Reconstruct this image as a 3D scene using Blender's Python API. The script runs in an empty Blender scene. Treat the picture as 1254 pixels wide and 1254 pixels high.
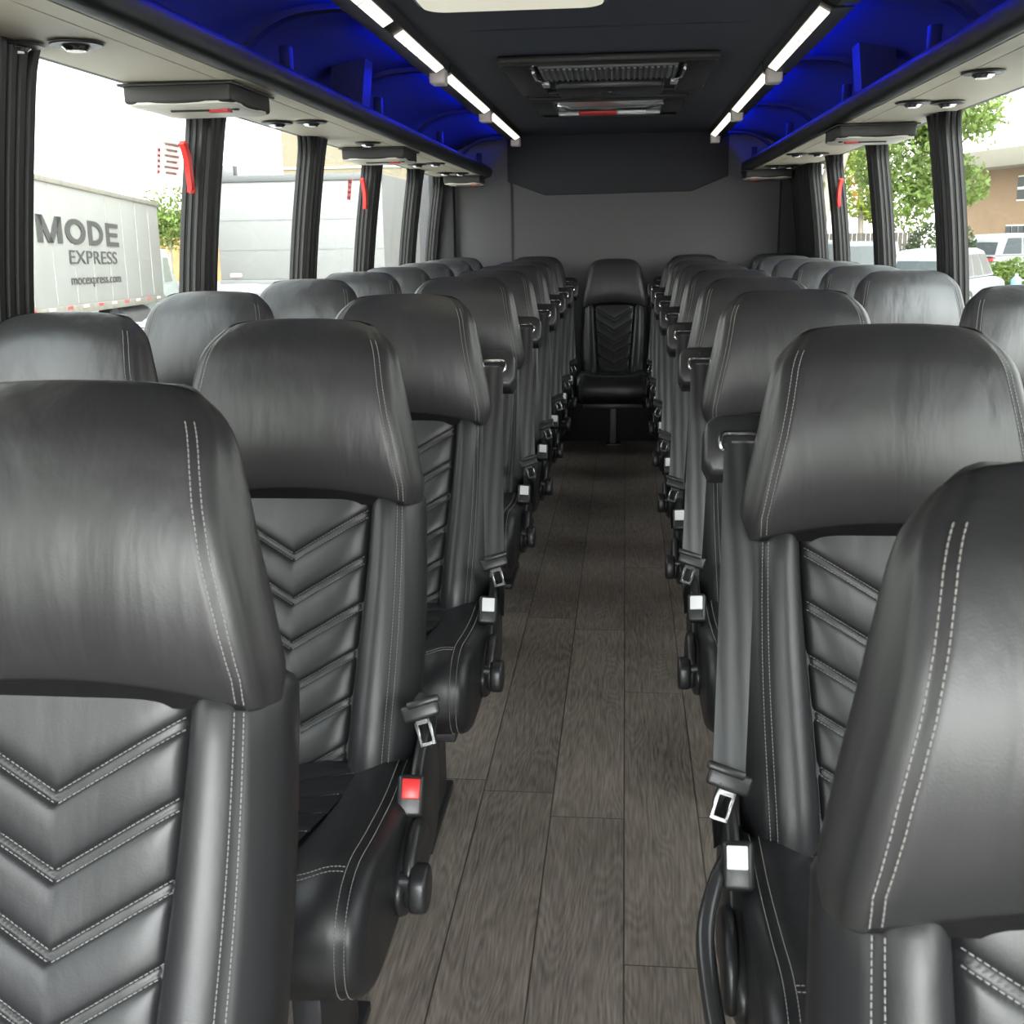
import bpy, bmesh, math, random
import numpy as np
from mathutils import Vector, Matrix
random.seed(7); rng = np.random.default_rng(7)
scene = bpy.context.scene
COL = scene.collection
PI = math.pi

# ------------------------------------------------------------------ materials
def nodes_of(m):
    m.use_nodes = True
    nt = m.node_tree
    return nt, nt.nodes, nt.links, nt.nodes['Principled BSDF']

def mat(name, col, rough=.5, metal=0., spec=.5, emit=None, estr=0., bump=0., bscale=60., var=0., vscale=8., coat=0., trans=0.):
    m = bpy.data.materials.new(name)
    nt, N, L, b = nodes_of(m)
    b.inputs['Base Color'].default_value = (*col, 1)
    b.inputs['Roughness'].default_value = rough
    b.inputs['Metallic'].default_value = metal
    b.inputs['Specular IOR Level'].default_value = spec
    b.inputs['Coat Weight'].default_value = coat
    if emit:
        b.inputs['Emission Color'].default_value = (*emit, 1); b.inputs['Emission Strength'].default_value = estr
    if bump or var:
        tc = N.new('ShaderNodeTexCoord')
    if var:
        nz = N.new('ShaderNodeTexNoise'); nz.inputs['Scale'].default_value = vscale; nz.inputs['Detail'].default_value = 5
        L.new(tc.outputs['Object'], nz.inputs['Vector'])
        cr = N.new('ShaderNodeValToRGB')
        cr.color_ramp.elements[0].position = .3; cr.color_ramp.elements[1].position = .7
        cr.color_ramp.elements[0].color = (*[max(0, c*(1-var)) for c in col], 1)
        cr.color_ramp.elements[1].color = (*[min(1, c*(1+var)) for c in col], 1)
        L.new(nz.outputs['Fac'], cr.inputs['Fac']); L.new(cr.outputs['Color'], b.inputs['Base Color'])
    if bump:
        nb = N.new('ShaderNodeTexNoise'); nb.inputs['Scale'].default_value = bscale; nb.inputs['Detail'].default_value = 3
        L.new(tc.outputs['Object'], nb.inputs['Vector'])
        bp = N.new('ShaderNodeBump'); bp.inputs['Strength'].default_value = bump; bp.inputs['Distance'].default_value = .002
        L.new(nb.outputs['Fac'], bp.inputs['Height']); L.new(bp.outputs['Normal'], b.inputs['Normal'])
    return m

def leather(name, col, rough, wr=.26, wscale=(11, 11, 2.2), sheen=.1):
    m = bpy.data.materials.new(name)
    nt, N, L, b = nodes_of(m)
    b.inputs['Base Color'].default_value = (*col, 1)
    b.inputs['Specular IOR Level'].default_value = .5
    tc = N.new('ShaderNodeTexCoord'); oi = N.new('ShaderNodeObjectInfo')
    mul = N.new('ShaderNodeMath'); mul.operation = 'MULTIPLY'; mul.inputs[1].default_value = 37.
    L.new(oi.outputs['Random'], mul.inputs[0])
    add = N.new('ShaderNodeVectorMath'); add.operation = 'ADD'
    L.new(tc.outputs['Object'], add.inputs[0]); L.new(mul.outputs[0], add.inputs[1])
    mp = N.new('ShaderNodeMapping'); mp.inputs['Scale'].default_value = wscale
    mp.inputs['Rotation'].default_value = (.1, .16, .3)
    L.new(add.outputs[0], mp.inputs['Vector'])
    n1 = N.new('ShaderNodeTexNoise'); n1.inputs['Scale'].default_value = 1.; n1.inputs['Detail'].default_value = 4
    n1.inputs['Roughness'].default_value = .45; n1.inputs['Distortion'].default_value = .25
    L.new(mp.outputs[0], n1.inputs['Vector'])
    n2 = N.new('ShaderNodeTexVoronoi'); n2.inputs['Scale'].default_value = 520.
    L.new(tc.outputs['Object'], n2.inputs['Vector'])
    b1 = N.new('ShaderNodeBump'); b1.inputs['Strength'].default_value = wr; b1.inputs['Distance'].default_value = .03
    L.new(n1.outputs['Fac'], b1.inputs['Height'])
    b2 = N.new('ShaderNodeBump'); b2.inputs['Strength'].default_value = .05; b2.inputs['Distance'].default_value = .0012
    L.new(n2.outputs['Distance'], b2.inputs['Height']); L.new(b1.outputs['Normal'], b2.inputs['Normal'])
    L.new(b2.outputs['Normal'], b.inputs['Normal'])
    rr = N.new('ShaderNodeMapRange'); rr.inputs['To Min'].default_value = rough-.06; rr.inputs['To Max'].default_value = rough+.08
    L.new(n1.outputs['Fac'], rr.inputs['Value']); L.new(rr.outputs[0], b.inputs['Roughness'])
    return m

M = {}
M['leather'] = leather('black_leather', (.022, .022, .0225), .42)
M['leather_flat'] = leather('black_leather_panel', (.015, .015, .0165), .40, wr=.10)
M['thread'] = mat('grey_thread', (.27, .265, .25), .7)
M['webbing'] = mat('belt_webbing', (.034, .034, .035), .48)
_nt, _N, _L, _b = nodes_of(M['webbing'])
_tc = _N.new('ShaderNodeTexCoord'); _w = _N.new('ShaderNodeTexWave'); _w.bands_direction = 'X'; _w.inputs['Scale'].default_value = 13.; _w.inputs['Distortion'].default_value = .6
_L.new(_tc.outputs['Object'], _w.inputs['Vector'])
_bp = _N.new('ShaderNodeBump'); _bp.inputs['Strength'].default_value = .3; _bp.inputs['Distance'].default_value = .004
_L.new(_w.outputs['Fac'], _bp.inputs['Height']); _L.new(_bp.outputs['Normal'], _b.inputs['Normal'])
_cr = _N.new('ShaderNodeValToRGB'); _cr.color_ramp.elements[0].color = (.022, .022, .023, 1); _cr.color_ramp.elements[1].color = (.050, .050, .052, 1)
_L.new(_w.outputs['Fac'], _cr.inputs['Fac']); _L.new(_cr.outputs[0], _b.inputs['Base Color'])
M['plastic'] = mat('black_plastic', (.018, .018, .019), .38, bump=.1, bscale=400)
M['gloss'] = mat('gloss_black', (.03, .03, .031), .22)
M['chrome'] = mat('chrome', (.75, .75, .76), .16, metal=1.)
M['redbtn'] = mat('red_button', (.65, .03, .03), .35)
M['whitebtn'] = mat('white_button', (.8, .8, .8), .4)
M['steel'] = mat('dark_steel', (.06, .06, .065), .45, metal=.6)
M['postgrey'] = mat('grey_post', (.10, .10, .105), .5, metal=.3)
M['tan'] = mat('tan_vinyl', (.52, .465, .36), .55, bump=.08, bscale=300, var=.04, vscale=3)
M['rail'] = mat('black_rail', (.006, .006, .007), .42, spec=.35)
M['rackdark'] = mat('rack_dark', (.008, .008, .009), .6, spec=.25)
M['post'] = mat('rack_post', (.006, .006, .006), .6, spec=.2)
M['cove'] = mat('cove_vinyl', (.03, .03, .036), .6)
M['ceiling'] = mat('ceiling_vinyl', (.021, .024, .038), .7, bump=.1, bscale=200)
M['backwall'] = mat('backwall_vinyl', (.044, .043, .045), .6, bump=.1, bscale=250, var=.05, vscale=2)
M['backwall_up'] = mat('backwall_upper_shaded', (.007, .007, .011), .7, bump=.1, bscale=250)  # upward dimming and blue LED tint of the wall painted into the colour
M['wall'] = mat('wall_vinyl', (.03, .03, .032), .6)
M['rubber'] = mat('pillar_rubber', (.006, .006, .006), .42, spec=.3, bump=.15, bscale=20)
M['console'] = mat('console_grey', (.014, .013, .012), .5)
M['consolelight'] = mat('console_pale', (.60, .57, .50), .45)
M['red'] = mat('red_handle', (.55, .022, .018), .4)
M['black'] = mat('matte_black', (.006, .006, .007), .7)
M['trimgrey'] = mat('trim_grey', (.10, .10, .10), .45)
M['silver'] = mat('silver_plastic', (.55, .55, .55), .3, metal=.5)
M['white'] = mat('white_plastic', (.75, .75, .73), .4)
M['capwhite'] = mat('cream_cap', (.62, .56, .54), .5)
M['led'] = mat('led_diffuser', (.9, .88, .82), .5, emit=(1., .90, .76), estr=.62)
M['blue'] = mat('blue_led', (.02, .02, .8), .5, emit=(.0, .012, 1.), estr=105.)
M['creamglow'] = mat('cream_glow', (.8, .78, .68), .5, emit=(1., .94, .75), estr=.2)  # soft emission added to a pale ceiling panel
M['bulb'] = mat('reading_bulb', (.8, .8, .8), .3, emit=(1., .96, .9), estr=.1)

def glass_mat(name, tint, refl):
    m = bpy.data.materials.new(name); m.use_nodes = True
    nt = m.node_tree; N = nt.nodes; L = nt.links
    N.remove(N['Principled BSDF'])
    t = N.new('ShaderNodeBsdfTransparent'); t.inputs['Color'].default_value = (*tint, 1)
    g = N.new('ShaderNodeBsdfGlossy'); g.inputs['Roughness'].default_value = .02
    g.inputs['Color'].default_value = (.9, .95, .92, 1)
    f = N.new('ShaderNodeLayerWeight'); f.inputs['Blend'].default_value = .5
    pw = N.new('ShaderNodeMath'); pw.operation = 'POWER'; pw.inputs[1].default_value = 5.; L.new(f.outputs['Facing'], pw.inputs[0])
    ml = N.new('ShaderNodeMath'); ml.operation = 'MULTIPLY_ADD'; ml.inputs[1].default_value = refl; ml.inputs[2].default_value = .02
    L.new(pw.outputs[0], ml.inputs[0])
    mx = N.new('ShaderNodeMixShader'); L.new(ml.outputs[0], mx.inputs['Fac'])
    L.new(t.outputs[0], mx.inputs[1]); L.new(g.outputs[0], mx.inputs[2])
    L.new(mx.outputs[0], N['Material Output'].inputs['Surface'])
    return m
M['glass'] = glass_mat('tinted_glass', (.77, .785, .76), .25)
M['windshield'] = glass_mat('clear_glass', (.97, .98, .97), .3)

def wood_floor():
    m = bpy.data.materials.new('wood_plank_vinyl')
    nt, N, L, b = nodes_of(m)
    tc = N.new('ShaderNodeTexCoord'); sp = N.new('ShaderNodeSeparateXYZ'); L.new(tc.outputs['Object'], sp.inputs[0])
    def math_(op, a, bb=None, c=None):
        n = N.new('ShaderNodeMath'); n.operation = op
        for i, v in enumerate((a, bb, c)):
            if v is None: continue
            if isinstance(v, (int, float)): n.inputs[i].default_value = v
            else: L.new(v, n.inputs[i])
        return n.outputs[0]
    PW, PL = .165, 1.22
    xs = math_('DIVIDE', math_('SUBTRACT', sp.outputs['X'], .08), PW)
    xi = math_('FLOOR', xs); xf = math_('FRACT', xs)
    wn = N.new('ShaderNodeTexWhiteNoise'); wn.noise_dimensions = '1D'; L.new(xi, wn.inputs['W'])
    ys = math_('ADD', math_('DIVIDE', sp.outputs['Y'], PL), wn.outputs['Value'])
    yi = math_('FLOOR', ys); yf = math_('FRACT', ys)
    wn2 = N.new('ShaderNodeTexWhiteNoise'); wn2.noise_dimensions = '2D'
    cb = N.new('ShaderNodeCombineXYZ'); L.new(xi, cb.inputs[0]); L.new(yi, cb.inputs[1]); L.new(cb.outputs[0], wn2.inputs['Vector'])
    # grain vector, shifted per plank
    off = math_('MULTIPLY', wn2.outputs['Value'], 40.)
    gv = N.new('ShaderNodeCombineXYZ')
    L.new(math_('ADD', sp.outputs['X'], off), gv.inputs[0]); L.new(sp.outputs['Y'], gv.inputs[1]); L.new(off, gv.inputs[2])
    mp = N.new('ShaderNodeMapping'); mp.inputs['Scale'].default_value = (1., .16, 1.); L.new(gv.outputs[0], mp.inputs['Vector'])
    nz = N.new('ShaderNodeTexNoise'); nz.inputs['Scale'].default_value = 7.; nz.inputs['Detail'].default_value = 2; L.new(mp.outputs[0], nz.inputs['Vector'])
    rings = math_('SINE', math_('MULTIPLY', nz.outputs['Fac'], 210.))
    mp2 = N.new('ShaderNodeMapping'); mp2.inputs['Scale'].default_value = (1., .06, 1.); L.new(gv.outputs[0], mp2.inputs['Vector'])
    nf = N.new('ShaderNodeTexNoise'); nf.inputs['Scale'].default_value = 220.; nf.inputs['Detail'].default_value = 4; L.new(mp2.outputs[0], nf.inputs['Vector'])
    nb = N.new('ShaderNodeTexNoise'); nb.inputs['Scale'].default_value = 3.; nb.inputs['Detail'].default_value = 3; L.new(gv.outputs[0], nb.inputs['Vector'])
    v = math_('ADD', math_('MULTIPLY', rings, .045), math_('MULTIPLY', nf.outputs['Fac'], .58))
    v = math_('ADD', v, math_('MULTIPLY', math_('SUBTRACT', wn2.outputs['Value'], .5), .10))
    v = math_('ADD', v, math_('MULTIPLY', math_('SUBTRACT', nb.outputs['Fac'], .5), .35))
    cr = N.new('ShaderNodeValToRGB'); e = cr.color_ramp.elements
    e[0].position = .06; e[0].color = (.115, .096, .082, 1); e[1].position = .54; e[1].color = (.43, .365, .31, 1)
    L.new(v, cr.inputs['Fac'])
    # seams
    sx = math_('LESS_THAN', math_('MINIMUM', xf, math_('SUBTRACT', 1., xf)), .010)
    sy = math_('LESS_THAN', math_('MINIMUM', yf, math_('SUBTRACT', 1., yf)), .0012)
    s = math_('MAXIMUM', sx, sy)
    mx = N.new('ShaderNodeMixRGB'); mx.inputs['Color2'].default_value = (.018, .015, .014, 1)
    L.new(math_('MULTIPLY', s, .75), mx.inputs['Fac']); L.new(cr.outputs[0], mx.inputs['Color1']); L.new(mx.outputs[0], b.inputs['Base Color'])
    b.inputs['Roughness'].default_value = .36
    bp = N.new('ShaderNodeBump'); bp.inputs['Strength'].default_value = .25; bp.inputs['Distance'].default_value = .002
    L.new(math_('SUBTRACT', v, math_('MULTIPLY', s, 1.)), bp.inputs['Height']); L.new(bp.outputs[0], b.inputs['Normal'])
    return m
M['floor'] = wood_floor()

# ------------------------------------------------------------------ mesh helpers
def mesh_from(name, verts, faces, m, smooth=True, sharp=38):
    me = bpy.data.meshes.new(name)
    me.from_pydata([tuple(map(float, v)) for v in verts], [], faces)
    me.materials.append(m)
    if smooth:
        me.polygons.foreach_set('use_smooth', [True]*len(me.polygons))
        me.set_sharp_from_angle(angle=math.radians(sharp))
    me.update()
    return me

class MB:
    def __init__(s): s.v = []; s.f = []
    def add(s, v, f):
        o = len(s.v); s.v.extend([tuple(p) for p in v]); s.f.extend([[i+o for i in q] for q in f]); return s
    def box(s, c, d, bev=0., seg=2, rot=None):
        bm = bmesh.new(); bmesh.ops.create_cube(bm, size=1.)
        bmesh.ops.scale(bm, vec=d, verts=bm.verts)
        if bev: bmesh.ops.bevel(bm, geom=bm.edges[:], offset=bev, segments=seg, profile=.5, affect='EDGES', clamp_overlap=True)
        if rot: bmesh.ops.rotate(bm, matrix=rot, verts=bm.verts)
        bmesh.ops.translate(bm, vec=c, verts=bm.verts)
        bm.verts.index_update()
        s.add([v.co[:] for v in bm.verts], [[v.index for v in f.verts] for f in bm.faces]); bm.free(); return s
    def loft(s, rings, cap0=True, cap1=True, closed=True):
        n = len(rings[0]); v = [p for r in rings for p in r]; f = []
        for i in range(len(rings)-1):
            for j in range(n if closed else n-1):
                k = (j+1) % n
                f.append([i*n+j, i*n+k, (i+1)*n+k, (i+1)*n+j])
        if cap0: f.append(list(range(n))[::-1])
        if cap1: f.append([(len(rings)-1)*n+j for j in range(n)])
        return s.add(v, f)
    def tube(s, pts, r, n=10, flat=1., up=(0, 0, 1), cap=True):
        pts = [Vector(p) for p in pts]; rings = []; up = Vector(up)
        for i, p in enumerate(pts):
            t = (pts[min(i+1, len(pts)-1)] - pts[max(i-1, 0)]).normalized()
            a = t.cross(up)
            if a.length < 1e-4: a = t.cross(Vector((1, 0, 0)))
            a.normalize(); b = a.cross(t)
            rr = r[i] if isinstance(r, (list, tuple)) else r
            rings.append([p + a*(math.cos(2*PI*k/n)*rr) + b*(math.sin(2*PI*k/n)*rr*flat) for k in range(n)])
        return s.loft(rings, cap, cap)
    def cyl(s, a, b, r, n=20, r2=None, bev=0.):
        a = Vector(a); b = Vector(b); d = (b-a); r2 = r if r2 is None else r2
        if bev:
            u = d.normalized()*bev
            pts = [a, a+u, b-u, b]; rs = [r-bev, r, r2, r2-bev]
        else: pts = [a, b]; rs = [r, r2]
        t = d.normalized(); x = t.cross(Vector((0, 0, 1)))
        if x.length < 1e-3: x = t.cross(Vector((1, 0, 0)))
        x.normalize(); y = t.cross(x)
        return s.loft([[p + x*(math.cos(2*PI*k/n)*q) + y*(math.sin(2*PI*k/n)*q) for k in range(n)] for p, q in zip(pts, rs)])
    def prism(s, outline, fn, a, b, bev=0.):
        """outline: 2d pts; fn(u,v,w)->3d; extruded from w=a to w=b with eased edges"""
        c = np.mean(np.array(outline), axis=0); sz = np.ptp(np.array(outline), axis=0)/2
        def ring(w, ins):
            return [fn(c[0]+(p[0]-c[0])*(1-ins/sz[0]), c[1]+(p[1]-c[1])*(1-ins/sz[1]), w) for p in outline]
        sg = 1 if b > a else -1
        if bev: rs = [ring(a, bev), ring(a+sg*bev*.3, bev*.3), ring(a+sg*bev, 0), ring(b-sg*bev, 0), ring(b-sg*bev*.3, bev*.3), ring(b, bev)]
        else: rs = [ring(a, 0), ring(b, 0)]
        return s.loft(rs)
    def ribbon(s, pts, wdir, w, th):
        """flat strap: pts path, wdir width direction per point or const"""
        rings = []
        pts = [Vector(p) for p in pts]
        for i, p in enumerate(pts):
            wd = Vector(wdir[i] if isinstance(wdir, list) else wdir).normalized()
            t = (pts[min(i+1, len(pts)-1)] - pts[max(i-1, 0)]).normalized()
            nn = t.cross(wd).normalized()
            ww = w[i] if isinstance(w, list) else w
            rings.append([p+wd*ww/2+nn*th/2, p-wd*ww/2+nn*th/2, p-wd*ww/2-nn*th/2, p+wd*ww/2-nn*th/2])
        return s.loft(rings)
    def mesh(s, name, m, smooth=True, sharp=38):
        me = mesh_from(name, s.v, s.f, m, smooth, sharp)
        bm = bmesh.new(); bm.from_mesh(me); bmesh.ops.recalc_face_normals(bm, faces=bm.faces); bm.to_mesh(me); bm.free()
        return me
    def build(s, name, m, parent=None, smooth=True, sharp=38):
        return link(name, s.mesh(name, m, smooth, sharp), parent)

def link(name, me, parent=None):
    o = bpy.data.objects.new(name, me); COL.objects.link(o)
    if name == 'stitching': o['kind'] = 'stuff'
    if parent is not None: o.parent = parent
    return o
def tag(o, label, cat, group=None, kind=None):
    o['label'] = label; o['category'] = cat
    if group: o['group'] = group
    if kind: o['kind'] = kind
    return o
def thing(name, label, cat, loc=(0, 0, 0), rz=0., group=None):
    o = bpy.data.objects.new(name, None); COL.objects.link(o); o.empty_display_size = .1
    o.location = loc; o.rotation_euler = (0, 0, rz)
    return tag(o, label, cat, group)
def struct(mb, name, m, parent=None, smooth=True, sharp=38):
    o = mb.build(name, m, parent, smooth, sharp)
    if parent is None: o['kind'] = 'structure'
    return o
def catmull(pts, sub, closed=False):
    P = [np.array(p, float) for p in pts]; n = len(P); out = []
    rngi = range(n) if closed else range(n-1)
    for i in rngi:
        p1, p2 = P[i], P[(i+1) % n]
        p0 = P[i-1] if (closed or i > 0) else p1
        p3 = P[(i+2) % n] if (closed or i+2 < n) else p2
        for k in range(sub):
            t = k/sub
            out.append(.5*((2*p1)+(-p0+p2)*t+(2*p0-5*p1+4*p2-p3)*t*t+(-p0+3*p1-3*p2+p3)*t**3))
    if not closed: out.append(P[-1])
    return out
def sm(x, a, b):
    t = min(1., max(0., (x-a)/(b-a))); return t*t*(3-2*t)

# ------------------------------------------------------------------ the seat
ALPHA = math.radians(22.); ZJ = .45
SA, CA = math.sin(ALPHA), math.cos(ALPHA)
def P(x, s, n): return (x, s*SA - n*CA, ZJ + s*CA + n*SA)

def stitch(mb, pts, nrm, pitch=.0052, ln=.0036, w=.00095, h=.0008):
    """thread dashes along a polyline; nrm = outward normal (const or list)"""
    pts = [Vector(p) for p in pts]; acc = 0.
    nxt = pitch*.5
    for i in range(len(pts)-1):
        a, b = pts[i], pts[i+1]; L = (b-a).length
        if L < 1e-7: continue
        t = (b-a)/L; n = Vector(nrm[i] if isinstance(nrm, list) else nrm)
        sd = t.cross(n).normalized(); up = sd.cross(t)
        if up.dot(n) < 0: up = -up
        while nxt <= acc+L:
            c = a + t*(nxt-acc)
            v = []
            for e in (-1, 1):
                q = c + t*(e*ln/2)
                v += [q+sd*w/2-up*h*.3, q+sd*w*.3+up*h, q-sd*w*.3+up*h, q-sd*w/2-up*h*.3]
            mb.add(v, [[0, 1, 5, 4], [1, 2, 6, 5], [2, 3, 7, 6], [3, 2, 1, 0], [4, 5, 6, 7]])
            nxt += pitch
        acc += L

def wi(s): return .098 + .026*sm(s, -.05, .45)            # half width of quilted insert
def Wb(s): return .196 + .010*math.sin(PI*min(1, max(0, (s+.05)/.55)))
def nfront(x, s):
    ax = abs(x); a = wi(s); W = Wb(s)
    if ax <= a: return -.006
    t = (ax-a)/(W-a)
    n = -.006 + .040*math.sin(PI*min(1, t**.72))**.62*(1-.25*t) - .014*t**4
    n -= .0035*math.exp(-((t-.66)/.035)**2)
    n += .003*sm(s, .22, .43)*(1-t**6) - .02*sm(s, .425, .46)
    top = sm(s, .45, .52); n -= top*.05
    bot = sm(-s, -.03, .06); n -= bot*.02
    return n
BACK_X = None
def back_ring(s, shrink=0.):
    W = Wb(s)-shrink; a = wi(s); r = []
    xs = [-(W-.004)+0*W] 
    neg = [-(W) + .002 + (W-.002-a)*(i/16.) for i in range(17)]
    mid = [-a + .004 + (2*a-.008)*i/8. for i in range(9)]
    pos = [-x for x in neg[::-1]]
    tm = 0
    for x in neg+mid+pos: r.append(P(x, s, nfront(x, s)-shrink-tm))
    e = nfront(W-.002, s)-shrink-tm
    side = [(W+.002, e-.008), (W+.005, e-.022), (W+.004, -.06), (W, -.085), (W-.012, -.100), (W-.03, -.106)]
    for x, n in side: r.append(P(x, s, n))
    for i in range(1, 8): r.append(P((W-.03)*(1-2*i/8.), s, -.106-.006*math.sin(PI*i/8.)))
    for x, n in side[::-1]: r.append(P(-x, s, n))
    return r
def m_backrest():
    mb = MB(); ss = [-.055, -.05, -.04, -.025, 0.]+[.03*i for i in range(1, 15)]+[.435, .445, .455, .462]
    rings = []
    for i, s in enumerate(ss):
        sh = {0: .022, 1: .010, 2: .003, len(ss)-1: .02, len(ss)-2: .006}.get(i, 0.)
        rings.append(back_ring(s, sh))
    return mb.loft(rings).mesh('backrest', M['leather_flat'])
# chevrons
CH0, CHS, CHSL = .335, .0725, .60
def chev_d(x, s):
    """signed distance to nearest chevron line (perp), and fractional position between"""
    q = (s - CHSL*abs(x) - CH0)/CHS
    k = round(q); k = min(k, 0)
    d = (s - CHSL*abs(x) - (CH0 + k*CHS))/math.sqrt(1+CHSL**2)
    return d, q
def npanel(x, s):
    a = wi(s); d, q = chev_d(x, s)
    edge = 1-min(1, abs(x)/a)**8
    puff = .007*edge
    if q > .5: puff += .0055*(.35+.65*edge)*(1-.0*q)
    else:
        f = q-math.floor(q); puff += .0055*(1-abs(2*f-1)**2.6)*(.35+.65*edge)
    puff += .019*sm(s, .22, .44)
    g = -.0045*math.exp(-((d-.0036)/.0019)**2) - .0045*math.exp(-((d+.0036)/.0019)**2) - .0018*math.exp(-(d/.006)**2)
    cv = 0.
    return -.004 + puff + g + cv*.5 - .022*sm(abs(x)/a, .95, 1.09)
def m_panel():
    nx, ns = 65, 200; v = []; f = []
    for j in range(ns):
        s = -.05 + (.525)*j/(ns-1)
        for i in range(nx):
            x = (2*i/(nx-1)-1)*(wi(s)+.010)
            v.append(P(x, s, npanel(x, s)))
    for j in range(ns-1):
        for i in range(nx-1):
            k = j*nx+i; f.append([k, k+1, k+nx+1, k+nx])
    return mesh_from('quilted_panel', v, f, M['leather_flat'], True, 180)
NRM = (0, -CA, SA)
def m_panel_stitch():
    mb = MB()
    for k in range(0, -6, -1):
        for off in (-.0054, .0054):
            for sd in (-1, 1):
                pts = []
                for i in range(60):
                    x = .0015+.124*i/59.; s = CH0+k*CHS+CHSL*x+off*1.05
                    if x > wi(s)-.003 or s < -.045 or s > .43: break
                    pts.append(P(sd*x, s, npanel(x, s)+.0004))
                if len(pts) > 3: stitch(mb, pts, NRM)
    return mb.mesh('stitching', M['thread'], False)
def m_back_stitch():
    mb = MB()
    for sd in (-1, 1):
        for t in (.615, .705):
            pts = []
            for i in range(80):
                s = -.04+.46*i/79.; x = wi(s)+t*(Wb(s)-wi(s))
                pts.append(P(sd*x, s, nfront(x, s)+.0004))
            stitch(mb, pts, NRM)
    return mb.mesh('stitching', M['thread'], False)
# headrest
HS0, HL = .0, .302
AH = math.radians(5.); SH, CH = math.sin(AH), math.cos(AH)
_hy, _hz = P(0, .427, 0)[1:]
def PH(x, s, n): return (x, _hy + s*SH - n*CH, _hz + s*CH + n*SH)
NRH = (0, -CH, SH)
HW = np.array([(0, .197), (.1, .198), (.3, .187), (.5, .175), (.7, .165), (.85, .158), (1, .153)])
HNF = np.array([(0, .030), (.012, .033), (.04, .037), (.09, .043), (.16, .049), (.25, .054), (.36, .055), (.5, .052), (.65, .043), (.8, .027), (.9, .011), (1, -.010)])
HNB = np.array([(0, -.045), (.1, -.055), (.4, -.062), (.8, -.064), (1, -.066)])
def hw(t):
    W = float(np.interp(t, HW[:, 0], HW[:, 1])); q = max(0, (t-.80)/.20)
    return W - .052*(1-math.sqrt(max(0, 1-min(1, q)**2.2)))
def hn(t):
    a = float(np.interp(t, HNF[:, 0], HNF[:, 1])); b = float(np.interp(t, HNB[:, 0], HNB[:, 1]))
    q = max(0, (t-.84)/.16); k = math.sqrt(max(0, 1-min(1, q)**2)); mid = (a+b)/2-.008*min(1, q); h = (a-b)/2*max(.05, k)
    return mid+h, mid-h
def hs(t, x):
    W = .2
    return HS0 + HL*t + .028*(1-(x/W)**2)*(1-t)**2 - .026*abs(x/W)**2.4*sm(t, .3, 1.)
def hfront(x, t):
    a, b = hn(t); W = hw(t); u = min(1, abs(x)/W)
    g = -.0022*math.exp(-((abs(x)-(W-.019))/.0022)**2)
    return a - (.010*u**2.2 + .012*sm(u, .86, 1.))*(.25+.75*sm(t, 0, .35)) + g
def m_headrest():
    mb = MB(); ts = [0, .012, .03, .05, .08, .12, .17, .23, .30, .38, .46, .54, .62, .70, .76, .81, .85, .88, .91, .935, .955, .972, .986, .995, 1.]
    rings = []
    for t in ts:
        W = hw(t); a, b = hn(t); r = []; rc = min(.018, (a-b)*.42)
        xs = [-(W-rc)+(2*(W-rc))*i/60. for i in range(61)]
        for x in xs: r.append(PH(x, hs(t, x), hfront(x, t)))
        n0 = hfront(W-rc, t)
        for i in range(1, 7):
            an = i/6.*PI/2; r.append(PH(W-rc+rc*math.sin(an), hs(t, W), n0-rc*(1-math.cos(an))))
        nb = b+rc*.9; na = n0-rc
        bul = .012*min(1, (na-nb)/.06) if na > nb else 0
        for i in range(1, 7):
            f_ = i/6.; r.append(PH(W+bul*math.sin(PI*f_), hs(t, W), na+(nb-na)*f_))
        for i in range(1, 6):
            an = i/5.*PI/2; r.append(PH(W-rc+rc*math.cos(an), hs(t, W), nb-rc*.9*math.sin(an)))
        for i in range(1, 12):
            x = (W-rc)*(1-2*i/12.); r.append(PH(x, hs(t, x), b))
        for i in range(5):
            an = (1-i/5.)*PI/2; r.append(PH(-(W-rc+rc*math.cos(an)), hs(t, W), nb-rc*.9*math.sin(an)))
        for i in range(6):
            f_ = 1-i/6.; r.append(PH(-(W+bul*math.sin(PI*f_)), hs(t, W), na+(nb-na)*f_))
        for i in range(6):
            an = (1-i/6.)*PI/2; r.append(PH(-(W-rc+rc*math.sin(an)), hs(t, W), n0-rc*(1-math.cos(an))))
        rings.append(r)
    return mb.loft(rings).mesh('headrest', M['leather'], True, 60)
def m_head_stitch():
    mb = MB()
    for sd in (-1, 1):
        for off in (.0225, .0150):
            pts = []
            for i in range(70):
                t = .012+.90*i/69.; x = hw(t)-off; pts.append(PH(sd*x, hs(t, x), hfront(x, t)+.0005))
            stitch(mb, pts, NRH)
    return mb.mesh('stitching', M['thread'], False)
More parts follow.
